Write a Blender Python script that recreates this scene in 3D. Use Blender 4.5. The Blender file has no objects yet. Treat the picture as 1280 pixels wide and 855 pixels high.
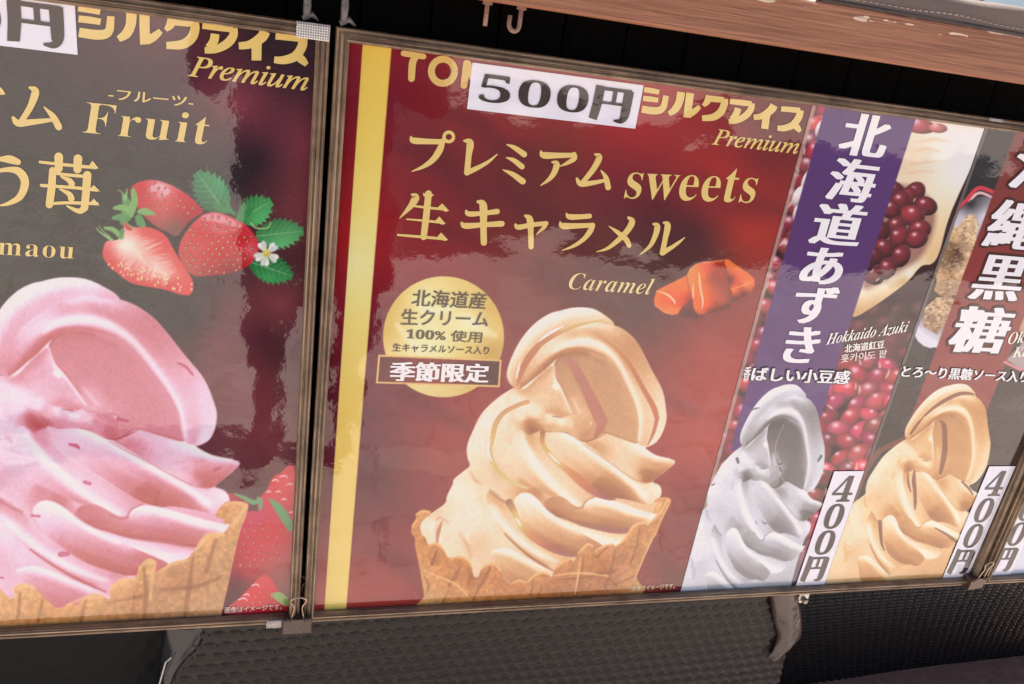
import bpy, bmesh, math, random
import numpy as np
from mathutils import Matrix, Vector
random.seed(7); rng = np.random.default_rng(7)
SC = bpy.context.scene
COL = SC.collection

# ------------------------------------------------------------------ camera
F, CX, CY, D = 1013.06, 640.0, 427.5, 1.1          # focal length in photo pixels, principal point, metres to the posters
R = np.array([[0.9615453, -0.14018541, -0.23617513],
              [0.03633505, 0.91729646, -0.39654379],
              [0.27223226, 0.37271338, 0.88711574]])  # rows: camera right, down, forward in (u, v, n) of the poster plane
CAM_UVN = -D * R[2]
def _ray(px, py): return np.array([(px - CX) / F, (py - CY) / F, 1.0]) @ R
def _zc():
    d = _ray(1180, 843); t = (0.30 - CAM_UVN[2]) / d[2]
    return (CAM_UVN + t * d)[1]
ZC = _zc()                                            # height of the poster plane's origin over the ground
def uv(px, py, n=0.0):
    d = _ray(px, py); t = (n - CAM_UVN[2]) / d[2]; p = CAM_UVN + t * d
    return p[0], p[1]
def px_of(u, v, n=0.0):
    q = [(u - CAM_UVN[0]), (v - CAM_UVN[1]), (n - CAM_UVN[2])]
    c = [R[i][0] * q[0] + R[i][1] * q[1] + R[i][2] * q[2] for i in range(3)]
    return CX + F * c[0] / c[2], CY + F * c[1] / c[2]
def W(u, v, n=0.0): return (u, n, ZC - v)             # poster plane -> world (x, y, z); the posters hang in the plane y = 0
def at(px, py, Y=0.0): return Vector(W(*uv(px, py, Y), Y))
def ground(px, py):
    d = _ray(px, py); t = (ZC - CAM_UVN[1]) / d[1]; p = CAM_UVN + t * d
    return Vector(W(p[0], p[1], p[2]))

cd = bpy.data.cameras.new('camera'); cam = bpy.data.objects.new('camera', cd); COL.objects.link(cam)
cd.sensor_width = 36; cd.lens = F / 1280 * 36; cd.clip_start = 0.02; cd.clip_end = 500
def tow(a): return Vector((a[0], a[2], -a[1]))
rt, dn, fw = tow(R[0]), tow(R[1]), tow(R[2])
cam.matrix_world = Matrix(((rt.x, -dn.x, -fw.x, CAM_UVN[0]), (rt.y, -dn.y, -fw.y, CAM_UVN[2]),
                           (rt.z, -dn.z, -fw.z, ZC - CAM_UVN[1]), (0, 0, 0, 1)))
SC.camera = cam

# ------------------------------------------------------------------ light
SUN_EL, SUN_AZ = math.radians(56), math.radians(76)   # azimuth clockwise from +Y: the sun stands to the right and a little behind the stall
wd = bpy.data.worlds.new('World'); SC.world = wd; wd.use_nodes = True
nt = wd.node_tree; bg = nt.nodes['Background']
sky = nt.nodes.new('ShaderNodeTexSky'); sky.sky_type = 'NISHITA'; sky.sun_disc = False
sky.sun_elevation = SUN_EL; sky.sun_rotation = SUN_AZ
nt.links.new(sky.outputs[0], bg.inputs[0]); bg.inputs[1].default_value = 0.06
sd = bpy.data.lights.new('sun', 'SUN'); sd.energy = 5.0; sd.angle = math.radians(0.5); sd.color = (1, .95, .88)
sun = bpy.data.objects.new('sun', sd); COL.objects.link(sun)
sdir = Vector((math.sin(SUN_AZ) * math.cos(SUN_EL), math.cos(SUN_AZ) * math.cos(SUN_EL), math.sin(SUN_EL)))
sun.rotation_euler = sdir.to_track_quat('Z', 'Y').to_euler(); sun.location = (3, 1, 5)
SC.view_settings.view_transform = 'Standard'; SC.view_settings.look = 'None'
SC.view_settings.gamma = 1; SC.view_settings.exposure = 1.2
try: SC.view_settings.use_curve_mapping = False
except Exception: pass

# ------------------------------------------------------------------ helpers: materials
def lin(c):
    c = np.asarray(c, float) / 255.0
    return np.where(c <= 0.04045, c / 12.92, ((c + 0.055) / 1.055) ** 2.4)
def new_mat(name):
    m = bpy.data.materials.new(name); m.use_nodes = True
    return m, m.node_tree, m.node_tree.nodes['Principled BSDF']
def film_bump(t, p):
    geo = t.nodes.new('ShaderNodeNewGeometry')
    n1 = t.nodes.new('ShaderNodeTexNoise'); n1.inputs['Scale'].default_value = 75; n1.inputs['Detail'].default_value = 3
    n2 = t.nodes.new('ShaderNodeTexNoise'); n2.inputs['Scale'].default_value = 7; n2.inputs['Detail'].default_value = 2
    b1 = t.nodes.new('ShaderNodeBump'); b1.inputs['Distance'].default_value = 0.00010
    b2 = t.nodes.new('ShaderNodeBump'); b2.inputs['Distance'].default_value = 0.0030
    t.links.new(geo.outputs['Position'], n1.inputs['Vector']); t.links.new(geo.outputs['Position'], n2.inputs['Vector'])
    t.links.new(n1.outputs['Fac'], b1.inputs['Height']); t.links.new(n2.outputs['Fac'], b2.inputs['Height'])
    t.links.new(b2.outputs['Normal'], b1.inputs['Normal']); t.links.new(b1.outputs['Normal'], p.inputs['Normal'])
    p.inputs['Roughness'].default_value = 0.035; p.inputs['IOR'].default_value = 1.68
def print_mat():
    m, t, p = new_mat('print_under_film')
    a = t.nodes.new('ShaderNodeAttribute'); a.attribute_name = 'print'
    t.links.new(a.outputs['Color'], p.inputs['Base Color']); film_bump(t, p)
    return m
_ink = {}
def ink_mat(c):
    c = tuple(c)
    if c not in _ink:
        m, t, p = new_mat('ink_%d_%d_%d' % c); p.inputs['Base Color'].default_value = (*lin(c), 1); film_bump(t, p)
        _ink[c] = m
    return _ink[c]
def plain(name, c, rough=0.6, metal=0.0, bump=0.0, bscale=60, var=0.0, stretch=(1, 1, 1), coat=0.0, spec=.5):
    m, t, p = new_mat(name)
    p.inputs['Base Color'].default_value = (*lin(c), 1); p.inputs['Roughness'].default_value = rough; p.inputs['Metallic'].default_value = metal; p.inputs['Specular IOR Level'].default_value = spec
    if bump or var:
        tc = t.nodes.new('ShaderNodeTexCoord'); mp = t.nodes.new('ShaderNodeMapping'); mp.inputs['Scale'].default_value = stretch
        nz = t.nodes.new('ShaderNodeTexNoise'); nz.inputs['Scale'].default_value = bscale; nz.inputs['Detail'].default_value = 6
        t.links.new(tc.outputs['Object'], mp.inputs[0]); t.links.new(mp.outputs[0], nz.inputs['Vector'])
        if var:
            cr = t.nodes.new('ShaderNodeValToRGB'); l = lin(c)
            cr.color_ramp.elements[0].position = .3; cr.color_ramp.elements[1].position = .7
            cr.color_ramp.elements[0].color = (*(l * (1 - var)), 1); cr.color_ramp.elements[1].color = (*np.minimum(1, l * (1 + var)), 1)
            t.links.new(nz.outputs['Fac'], cr.inputs[0]); t.links.new(cr.outputs[0], p.inputs['Base Color'])
        if bump:
            b = t.nodes.new('ShaderNodeBump'); b.inputs['Distance'].default_value = bump
            t.links.new(nz.outputs['Fac'], b.inputs['Height']); t.links.new(b.outputs[0], p.inputs['Normal'])
    if coat: p.inputs['Coat Weight'].default_value = coat; p.inputs['Coat Roughness'].default_value = .08
    return m

# ------------------------------------------------------------------ helpers: objects
def mesh_obj(name, verts, faces, mat=None, parent=None, smooth=False):
    me = bpy.data.meshes.new(name); me.from_pydata([tuple(v) for v in verts], [], faces); me.update()
    o = bpy.data.objects.new(name, me); COL.objects.link(o)
    if mat: me.materials.append(mat)
    if parent: o.parent = parent
    if smooth: me.polygons.foreach_set('use_smooth', [True] * len(me.polygons))
    return o
def tag(o, label=None, cat=None, group=None, kind=None):
    for k, v in (('label', label), ('category', cat), ('group', group), ('kind', kind)):
        if v: o[k] = v
    return o
def thing(name, label, cat, group=None):
    o = bpy.data.objects.new(name, None); COL.objects.link(o); o.empty_display_size = .05
    return tag(o, label, cat, group)
class MB:
    def __init__(s): s.v = []; s.f = []
    def box(s, a, b):
        (x0, y0, z0), (x1, y1, z1) = a, b; i = len(s.v)
        s.v += [(x0, y0, z0), (x1, y0, z0), (x1, y1, z0), (x0, y1, z0), (x0, y0, z1), (x1, y0, z1), (x1, y1, z1), (x0, y1, z1)]
        s.f += [tuple(i + k for k in q) for q in ((0, 3, 2, 1), (4, 5, 6, 7), (0, 1, 5, 4), (1, 2, 6, 5), (2, 3, 7, 6), (3, 0, 4, 7))]
    def tube(s, pts, r, n=8, closed=False):
        pts = [Vector(p) for p in pts]; m = len(pts); i0 = len(s.v); up = None
        for k, p in enumerate(pts):
            a = pts[(k - 1) % m] if (k or closed) else p; b = pts[(k + 1) % m] if (k < m - 1 or closed) else p
            t = (b - a).normalized()
            if up is None: up = t.orthogonal().normalized()
            up = (up - t * up.dot(t)).normalized(); w = t.cross(up)
            rr = r[k] if isinstance(r, (list, tuple)) else r
            for j in range(n):
                an = 2 * math.pi * j / n; s.v.append(tuple(p + (up * math.cos(an) + w * math.sin(an)) * rr))
        for k in range(m if closed else m - 1):
            for j in range(n):
                a, b = i0 + k * n, i0 + ((k + 1) % m) * n
                s.f.append((a + j, a + (j + 1) % n, b + (j + 1) % n, b + j))
        if not closed:
            s.f.append(tuple(i0 + j for j in range(n))[::-1]); s.f.append(tuple(i0 + (m - 1) * n + j for j in range(n)))
    def build(s, name, mat, parent=None, smooth=False): return mesh_obj(name, s.v, s.f, mat, parent, smooth)
def bevel(o, w, n=2):
    m = o.modifiers.new('bevel', 'BEVEL'); m.width = w; m.segments = n; m.limit_method = 'ANGLE'
    return o

# ------------------------------------------------------------------ helpers: the printed art (traced in photo pixels, printed on the flat sheets)
CROP = {'px': (0, 0, 1), 'c1': (620, 370, 5.3333), 'c2': (500, 460, 5.3333), 'c3': (640, 500, 5.3333), 'c4': (500, 600, 5.3333), 'c5': (640, 600, 5.3333),
        'sb': (110, 200, 4.4138), 'pc': (0, 540, 3.5625), 'pt': (0, 340, 4), 'lb': (270, 580, 4.2727), 'sp': (780, 60, 2.56), 'sq': (930, 120, 4.276), 'ks': (1120, 150, 2.594),
        'hd': (1000, 330, 4.5714), 'cm': (800, 310, 8), 'kt': (1020, 470, 3.165), 'az': (850, 470, 3.168),
        'g1': (490, 150, 4.5714), 'g2': (660, 230, 5.8182), 'g3': (0, 90, 3.42), 'g4': (90, 0, 4.2667), 'sl': (400, 20, 3.0476), 'bd': (460, 330, 5.03)}
def P(s):
    out = []; c = (0, 0, 1)
    for t in s.split():
        if t in CROP: c = CROP[t]; continue
        if t == '|': out.append(None); continue
        q = [float(z) for z in t.split(',')]
        out.append([c[0] + q[0] / c[2], c[1] + q[1] / c[2]] + q[2:])
    return out
def PW(s):                                           # points whose third number is a width in crop units
    out = []; c = (0, 0, 1)
    for t in s.split():
        if t in CROP: c = CROP[t]; continue
        q = [float(z) for z in t.split(',')]
        out.append([c[0] + q[0] / c[2], c[1] + q[1] / c[2], q[2] / c[2]])
    return out
def spline(pts, closed=True, n=4):
    p = np.array([q[:3] if not closed else q[:2] for q in pts], float); m = len(p); out = []
    for i in range(m if closed else m - 1):
        if closed: a, b, c, d = p[(i - 1) % m], p[i], p[(i + 1) % m], p[(i + 2) % m]
        else: a, b, c, d = p[max(i - 1, 0)], p[i], p[i + 1], p[min(i + 2, m - 1)]
        for k in range(n):
            t = k / n
            out.append(.5 * (2 * b + (c - a) * t + (2 * a - 5 * b + 4 * c - d) * t * t + (3 * b - a - 3 * c + d) * t ** 3))
    if not closed: out.append(p[-1])
    return np.array(out)
class Sheet:
    def __init__(s, u0, v0, u1, v1, step, base):
        s.r = (u0, v0, u1, v1); s.nu = int((u1 - u0) / step) + 2; s.nv = int((v1 - v0) / step) + 2
        s.u = np.linspace(u0, u1, s.nu); s.v = np.linspace(v0, v1, s.nv)
        U, V = np.meshgrid(s.u, s.v); s.X, s.Y = px_of(U, V); s.C = np.empty((s.nv, s.nu, 3)); s.C[:] = base
        s.M = lambda p: p; s.k = 1.0                  # where a motif is carried over from another sheet: its map and scale
    def sub(s, pts, pad):
        a = np.array(pts)[:, :2]; x0, y0 = a.min(0) - pad; x1, y1 = a.max(0) + pad
        q = np.array([uv(x, y) for x in (x0, x1) for y in (y0, y1)])
        i0, i1 = np.searchsorted(s.u, [q[:, 0].min(), q[:, 0].max()]); j0, j1 = np.searchsorted(s.v, [q[:, 1].min(), q[:, 1].max()])
        i0 = max(i0 - 1, 0); j0 = max(j0 - 1, 0); i1 = min(i1 + 1, s.nu); j1 = min(j1 + 1, s.nv)
        return None if i1 <= i0 or j1 <= j0 else (slice(j0, j1), slice(i0, i1))
    @staticmethod
    def field(pts, X, Y, c=0.0):
        p = np.array([q for q in pts if q is not None], float); xy = p[:, :2]; val = p[:, 2:]; c = c * c
        if c:                                         # tones: weighted means, no overshoot
            dense = []; prev = None                   # runs of points between '|' are lines: sampled along their length
            for q in list(pts) + [None]:
                if q is not None and prev is not None and any(z is None for z in pts):
                    L = math.hypot(q[0] - prev[0], q[1] - prev[1]); n = int(L / (c ** .5)) + 1
                    dense += [[prev[k] + (q[k] - prev[k]) * i / n for k in range(len(q))] for i in range(1, n)]
                if q is not None: dense.append(q)
                prev = q
            out = np.zeros(X.shape + (val.shape[1],)); ws = np.zeros(X.shape)
            for q in dense:
                w = (X - q[0]) ** 2 + (Y - q[1]) ** 2 + c; w = 1 / (w * w); ws += w; out += w[..., None] * np.array(q[2:])
            return out / ws[..., None]
        d = np.sqrt(((xy[:, None] - xy[None]) ** 2).sum(-1) + c); n = len(p)
        A = np.zeros((n + 1, n + 1)); A[:n, :n] = -d - np.eye(n) * 2.0; A[:n, n] = 1; A[n, :n] = 1
        w = np.linalg.solve(A, np.vstack([val, np.zeros((1, val.shape[1]))]))
        out = np.zeros(X.shape + (val.shape[1],)) + w[n]
        for i in range(n): out -= np.sqrt((X - xy[i, 0]) ** 2 + (Y - xy[i, 1]) ** 2 + c)[..., None] * w[i]
        return np.clip(out, val.min(0), val.max(0))
    def cover(s, poly, X, Y, soft):
        ins = np.zeros(X.shape, bool); dd = np.full(X.shape, 1e9); m = len(poly)
        for i in range(m):
            x0, y0 = poly[i]; x1, y1 = poly[(i + 1) % m]; dx, dy = x1 - x0, y1 - y0; L = dx * dx + dy * dy + 1e-12
            t = np.clip(((X - x0) * dx + (Y - y0) * dy) / L, 0, 1)
            dd = np.minimum(dd, (X - x0 - t * dx) ** 2 + (Y - y0 - t * dy) ** 2)
            if y0 != y1:
                c = ((Y >= min(y0, y1)) & (Y < max(y0, y1))); ins ^= c & (X < x0 + (Y - y0) * dx / (dy if dy else 1e-9))
        d = np.sqrt(dd) * np.where(ins, 1, -1)
        return np.clip(d / (2 * soft) + .5, 0, 1)
    def put(s, sl, a, col):
        a = a[..., None]; s.C[sl] = s.C[sl] * (1 - a) + np.asarray(col) * a
    def noise(s, X, Y, scale, seed=0):                # smooth value noise over the print, two octaves
        out = 0
        for k, (sc, am) in enumerate(((scale, .65), (scale * .45, .35))):
            g = np.random.default_rng(seed + k).uniform(-1, 1, (64, 64)); x, y = X / sc, Y / sc; i, j = np.floor(x).astype(int), np.floor(y).astype(int); fx, fy = x - i, y - j
            fx = fx * fx * (3 - 2 * fx); fy = fy * fy * (3 - 2 * fy)
            a = g[j % 64, i % 64]; b = g[j % 64, (i + 1) % 64]; c = g[(j + 1) % 64, i % 64]; d = g[(j + 1) % 64, (i + 1) % 64]
            out = out + am * ((a * (1 - fx) + b * fx) * (1 - fy) + (c * (1 - fx) + d * fx) * fy)
        return out
    def fill(s, pts, col=None, soft=.7, alpha=1.0, sharp=False, ramp=None, cols=None, tex=None):
        pts = [list(s.M(p[:2])) + list(p[2:]) for p in pts]
        poly = np.array(pts)[:, :2] if sharp else spline(pts)
        sl = s.sub(poly, soft * s.k + 2)
        if sl is None: return
        X, Y = s.X[sl], s.Y[sl]; a = s.cover(poly, X, Y, soft * s.k) * alpha
        a = a * a * (3 - 2 * a) if soft > 1.5 else a
        if cols is not None:
            col = s.field([p if p is None else list(s.M(p[:2])) + list(p[2:]) for p in cols], X, Y, (5.0 if ramp is not None else 0.0) * s.k)
            if ramp is not None: col = ramp(col[..., 0])
        elif ramp is not None: col = ramp(np.full(X.shape, col))
        if tex: col = np.asarray(col) * (1 + tex[0] * s.noise(X, Y, tex[1], 11))[..., None]
        s.put(sl, a, col)
    def stroke(s, pts, col, soft=.6, alpha=1.0, ramp=None, cols=None):
        pts = [list(s.M(p[:2])) + [p[2] * s.k] for p in pts]
        q = spline(pts, False, 5); sl = s.sub(q, q[:, 2].max() + soft * s.k * 2 + 2)
        if sl is None: return
        X, Y = s.X[sl], s.Y[sl]; best = np.full(X.shape, -1e9); ti = np.zeros(X.shape)
        for i in range(len(q) - 1):
            (x0, y0, w0), (x1, y1, w1) = q[i], q[i + 1]; dx, dy = x1 - x0, y1 - y0; L = dx * dx + dy * dy + 1e-12
            t = np.clip(((X - x0) * dx + (Y - y0) * dy) / L, 0, 1)
            d = (w0 + (w1 - w0) * t) / 2 - np.hypot(X - x0 - t * dx, Y - y0 - t * dy)
            b = d > best; best = np.where(b, d, best); ti = np.where(b, (i + t) / (len(q) - 1), ti)
        a = np.clip(best / (2 * soft * s.k) + .5, 0, 1); a = a * a * (3 - 2 * a) * alpha
        if cols is not None:
            cc = np.array(cols, float); k = np.linspace(0, 1, len(cc)); col = np.stack([np.interp(ti, k, cc[:, i]) for i in range(3)], -1)
        elif ramp is not None: col = ramp(np.full(X.shape, col))
        s.put(sl, a, col)
    def bean(s, cx, cy, rx, ry, ang, c, hl=(245, 215, 225), rim=.45, hpos=(-.3, -.4), hs=.28, ha=.8):
        cx, cy = s.M((cx, cy)); rx *= s.k; ry *= s.k; m = max(rx, ry) + 2
        sl = s.sub([(cx - m, cy - m), (cx + m, cy + m)], 1)
        if sl is None: return
        X, Y = s.X[sl] - cx, s.Y[sl] - cy; ca, sa = math.cos(ang), math.sin(ang)
        a_, b_ = (X * ca + Y * sa) / rx, (-X * sa + Y * ca) / ry; rr = np.hypot(a_, b_)
        al = np.clip((1 - rr) * min(rx, ry) / 1.3 + .5, 0, 1)
        X, Y = X / max(rx, ry), Y / max(rx, ry)
        sh = np.clip(1.05 - .38 * (X * .5 + Y * .85) - rim * np.clip(rr, 0, 1) ** 3, .2, 1.5)
        col = np.asarray(c) * sh[..., None]
        h = np.exp(-(((X - hpos[0] * .8) / hs) ** 2 + ((Y - hpos[1] * .8) / (hs * .8)) ** 2)) * ha
        h2 = np.clip((rr - .7) / .3, 0, 1) * np.clip(X * .9 + .1 - Y * .2, 0, 1) * .25
        col = col * (1 - h[..., None]) + np.asarray(hl) * h[..., None]; col = col * (1 - h2[..., None]) + np.array((215, 150, 165)) * h2[..., None]
        s.put(sl, al, col)
    def grain(s, amp, blotch=0):
        n = rng.normal(0, amp, s.C.shape[:2])[..., None]
        s.C += n
    def build(s, name, mat, parent, n=0.0):
        U, V = np.meshgrid(s.u, s.v); co = np.stack([U, np.full(U.shape, n), ZC - V], -1).reshape(-1, 3).astype(np.float32)
        idx = np.arange(s.nu * s.nv).reshape(s.nv, s.nu)
        q = np.stack([idx[1:, :-1], idx[1:, 1:], idx[:-1, 1:], idx[:-1, :-1]], -1).reshape(-1, 4).astype(np.int32)
        me = bpy.data.meshes.new(name); nf = len(q)
        me.vertices.add(len(co)); me.vertices.foreach_set('co', co.ravel())
        me.loops.add(nf * 4); me.loops.foreach_set('vertex_index', q.ravel())
        me.polygons.add(nf); me.polygons.foreach_set('loop_start', np.arange(0, nf * 4, 4, dtype=np.int32))
        me.update(calc_edges=True)
        at_ = me.attributes.new('print', 'FLOAT_COLOR', 'POINT')
        c = np.ones((len(co), 4), np.float32); c[:, :3] = np.minimum(lin(np.clip(s.C.reshape(-1, 3), 0, 255)), .86)
        at_.data.foreach_set('color', c.ravel()); me.materials.append(mat)
        o = bpy.data.objects.new(name, me); COL.objects.link(o)
        if parent: o.parent = parent
        return o
def ramp_of(stops):
    st = np.array(stops, float)
    return lambda x: np.stack([np.interp(x, st[:, 0], st[:, i + 1]) for i in range(3)], -1)

# ------------------------------------------------------------------ helpers: lettering
LAYER = [0]
def lay(base): LAYER[0] += 1; return -(base + (LAYER[0] % 400) * 1.5e-6)
class Ink:                                           # one line of lettering = one flat mesh
    def __init__(s, base=0.0005): s.v = []; s.f = []; s.base = base
    def add(s, uvs, faces, n=None):
        n = lay(s.base) if n is None else n
        i = len(s.v); s.v += [W(a, b, n) for a, b in uvs]; s.f += [tuple(i + k for k in f) for f in faces]
    def stroke(s, pts, n=6, cap=True):                # brush stroke in photo pixels, width per point
        q = spline(pts, False, n) if len(pts) > 2 else np.array(pts, float)
        L, Rr = [], []
        for i in range(len(q)):
            a = q[max(i - 1, 0)]; b = q[min(i + 1, len(q) - 1)]; d = b[:2] - a[:2]; d /= np.hypot(*d) + 1e-9
            nn = np.array([-d[1], d[0]]) * q[i][2] / 2; L.append(q[i][:2] + nn); Rr.append(q[i][:2] - nn)
        m = len(q); pp = [uv(*p) for p in L + Rr]; s.add(pp, [(i, i + 1, m + i + 1, m + i) for i in range(m - 1)])
        if cap:
            for k in (0, m - 1):
                w = q[k][2] / 2
                if w > .35: s.add([uv(q[k][0] + w * math.cos(t), q[k][1] + w * math.sin(t)) for t in np.linspace(0, 2 * math.pi, 14)[:-1]], [tuple(range(13))])
    def poly(s, pts, smooth=False):
        p = spline(pts) if smooth else np.array([q[:2] for q in pts])
        bm = bmesh.new(); vs = [bm.verts.new((a, b, 0)) for a, b in (uv(*z) for z in p)]
        bm.faces.new(vs); bmesh.ops.triangulate(bm, faces=bm.faces[:]); bm.verts.index_update()
        s.add([(v.co.x, v.co.y) for v in bm.verts], [tuple(v.index for v in f.verts) for f in bm.faces]); bm.free()
    def text(s, body, BL, BR, TL, grow=(0, 0), ring=0.0, box=None, off=0.0, space=1.0):
        xs, ys, fs = glyphs(body, off, space)
        b = box or (xs.min(), xs.max(), ys.min(), ys.max())
        o = np.array(uv(*BL)); e1 = np.array(uv(*BR)) - o; e2 = np.array(uv(*TL)) - o
        sx = np.hypot(*e1) / (b[1] - b[0]); sy = np.hypot(*e2) / (b[3] - b[2])
        offs = [(0, 0)]
        if grow[0]: offs += [(-grow[0], 0), (grow[0], 0), (-grow[0] * .5, 0), (grow[0] * .5, 0)]
        if grow[1]: offs += [(x, y) for x, _ in offs[:3] for y in (-grow[1], grow[1])]
        if ring: offs = [(a + ring * math.cos(t) * sy / sx, c + ring * math.sin(t)) for a, c in offs[:5] for t in np.linspace(0, 2 * math.pi, 9)[:-1]]
        for ox, oy in offs:
            fx = (xs + ox - b[0]) / (b[1] - b[0]); fy = (ys + oy - b[2]) / (b[3] - b[2])
            s.add([tuple(o + e1 * x + e2 * y) for x, y in zip(fx, fy)], fs)
    def glyph(s, ch, cx, cy, w, h, **k):              # one upright character filling a box of w x h pixels round (cx, cy)
        c = np.array(uv(cx, cy)); e = 2.0
        du = np.hypot(*(np.array(px_of(c[0] + .01, c[1])) - (cx, cy))) / .01; dv = np.hypot(*(np.array(px_of(c[0], c[1] + .01)) - (cx, cy))) / .01
        a, b = w / du / 2, h / dv / 2
        s.text(ch, px_of(c[0] - a, c[1] + b), px_of(c[0] + a, c[1] + b), px_of(c[0] - a, c[1] - b), **k)
    def build(s, col, parent, label=None, name='lettering'):
        o = mesh_obj(name, s.v, s.f, ink_mat(col), parent)
        if label: o['label'] = label
        return o
_gl = {}
def glyphs(text, off=0.0, space=1.0):
    body = (text, off, space)
    if body not in _gl:
        c = bpy.data.curves.new('type', 'FONT'); c.body = text; c.offset = off; c.space_character = space; c.dimensions = '2D'; c.fill_mode = 'FRONT'; c.resolution_u = 5
        o = bpy.data.objects.new('type', c); COL.objects.link(o)
        dg = bpy.context.evaluated_depsgraph_get(); ev = o.evaluated_get(dg); me = ev.to_mesh()
        v = np.array([q.co[:2] for q in me.vertices]); f = [tuple(p.vertices) for p in me.polygons]
        ev.to_mesh_clear(); bpy.data.objects.remove(o); bpy.data.curves.remove(c)
        _gl[body] = (v[:, 0], v[:, 1], f)
    return _gl[body]
def serif(t, style='b'):                              # serif letters of the bundled font
    out = ''
    up, lo = {'b': (0x1D400, 0x1D41A), 'i': (0x1D434, 0x1D44E), 'bi': (0x1D468, 0x1D482)}[style]
    for ch in t:
        if ch.isdigit(): out += chr(0x1D7CE + int(ch))
        elif 'A' <= ch <= 'Z': out += chr(up + ord(ch) - 65)
        elif 'a' <= ch <= 'z': out += '\u210e' if (style == 'i' and ch == 'h') else chr(lo + ord(ch) - 97)
        else: out += ch
    return out

# ------------------------------------------------------------------ the setting: pavement, dark board wall behind the posters
def pavement_mat():
    m, t, p = new_mat('stone_paving')
    geo = t.nodes.new('ShaderNodeNewGeometry')
    br = t.nodes.new('ShaderNodeTexBrick'); br.offset = .5; br.inputs['Scale'].default_value = 1.0
    br.inputs['Brick Width'].default_value = .42; br.inputs['Row Height'].default_value = .21; br.inputs['Mortar Size'].default_value = .004
    a, b = lin((212, 188, 170)), lin((196, 170, 154))
    br.inputs['Color1'].default_value = (*a, 1); br.inputs['Color2'].default_value = (*b, 1); br.inputs['Mortar'].default_value = (*lin((130, 116, 106)), 1)
    t.links.new(geo.outputs['Position'], br.inputs['Vector'])
    nz = t.nodes.new('ShaderNodeTexNoise'); nz.inputs['Scale'].default_value = 14; nz.inputs['Detail'].default_value = 8
    t.links.new(geo.outputs['Position'], nz.inputs['Vector'])
    mx = t.nodes.new('ShaderNodeMix'); mx.data_type = 'RGBA'; mx.blend_type = 'MULTIPLY'; mx.inputs['Factor'].default_value = .5
    t.links.new(br.outputs['Color'], mx.inputs['A']); t.links.new(nz.outputs['Color'], mx.inputs['B'])
    hs = t.nodes.new('ShaderNodeHueSaturation'); hs.inputs['Saturation'].default_value = .6; hs.inputs['Value'].default_value = 1.4
    t.links.new(mx.outputs['Result'], hs.inputs['Color']); t.links.new(hs.outputs[0], p.inputs['Base Color'])
    bp = t.nodes.new('ShaderNodeBump'); bp.inputs['Distance'].default_value = .003
    t.links.new(nz.outputs['Fac'], bp.inputs['Height']); t.links.new(bp.outputs[0], p.inputs['Normal']); p.inputs['Roughness'].default_value = .8
    return m
tag(mesh_obj('pavement', [(-60, -60, 0), (60, -60, 0), (60, 60, 0), (-60, 60, 0)], [(0, 1, 2, 3)], pavement_mat()), kind='structure')

YB = -0.05
zl = at(960, 56, YB).z; zt = at(1240, 38, YB).z
tag(mesh_obj('paving_strip', [(-12, -.04, .004), (12, -.04, .004), (12, .555, .004), (-12, .555, .004)], [(0, 1, 2, 3)], plain('reddish_stone', (176, 124, 108), .8, bump=.002, bscale=40, var=.2)), kind='structure')  # added strip; its reddish colour offsets the bluish shade by the stall
wood_dark = plain('dark_stained_boards', (10, 7, 6), .7, spec=.12, bump=.002, bscale=9, var=.5, stretch=(14, 14, .6))
wall = thing('board_wall', 'near-black wall of upright grooved boards behind the posters', 'wall')
mb = MB(); mb.box((-1.6, .560, .0), (2.6, .580, 1.6)); mb.build('light_stop_panel', wood_dark, wall)  # unseen panel added to block sun and light from behind the stall
mb = MB(); mb.box((-1.6, .1102, .60), (2.6, .118, zt - .036)); mb.build('light_stop_sheet', wood_dark, wall)  # added to stop light leaking through the gaps between boards
x = -1.6
while x < 2.6:
    mb = MB(); w = .086; mb.box((x + .0007, .09, .60), (x + w - .0007, .11, zt - .036)); bevel(mb.build('board', wood_dark, wall), .003); x += w

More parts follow.
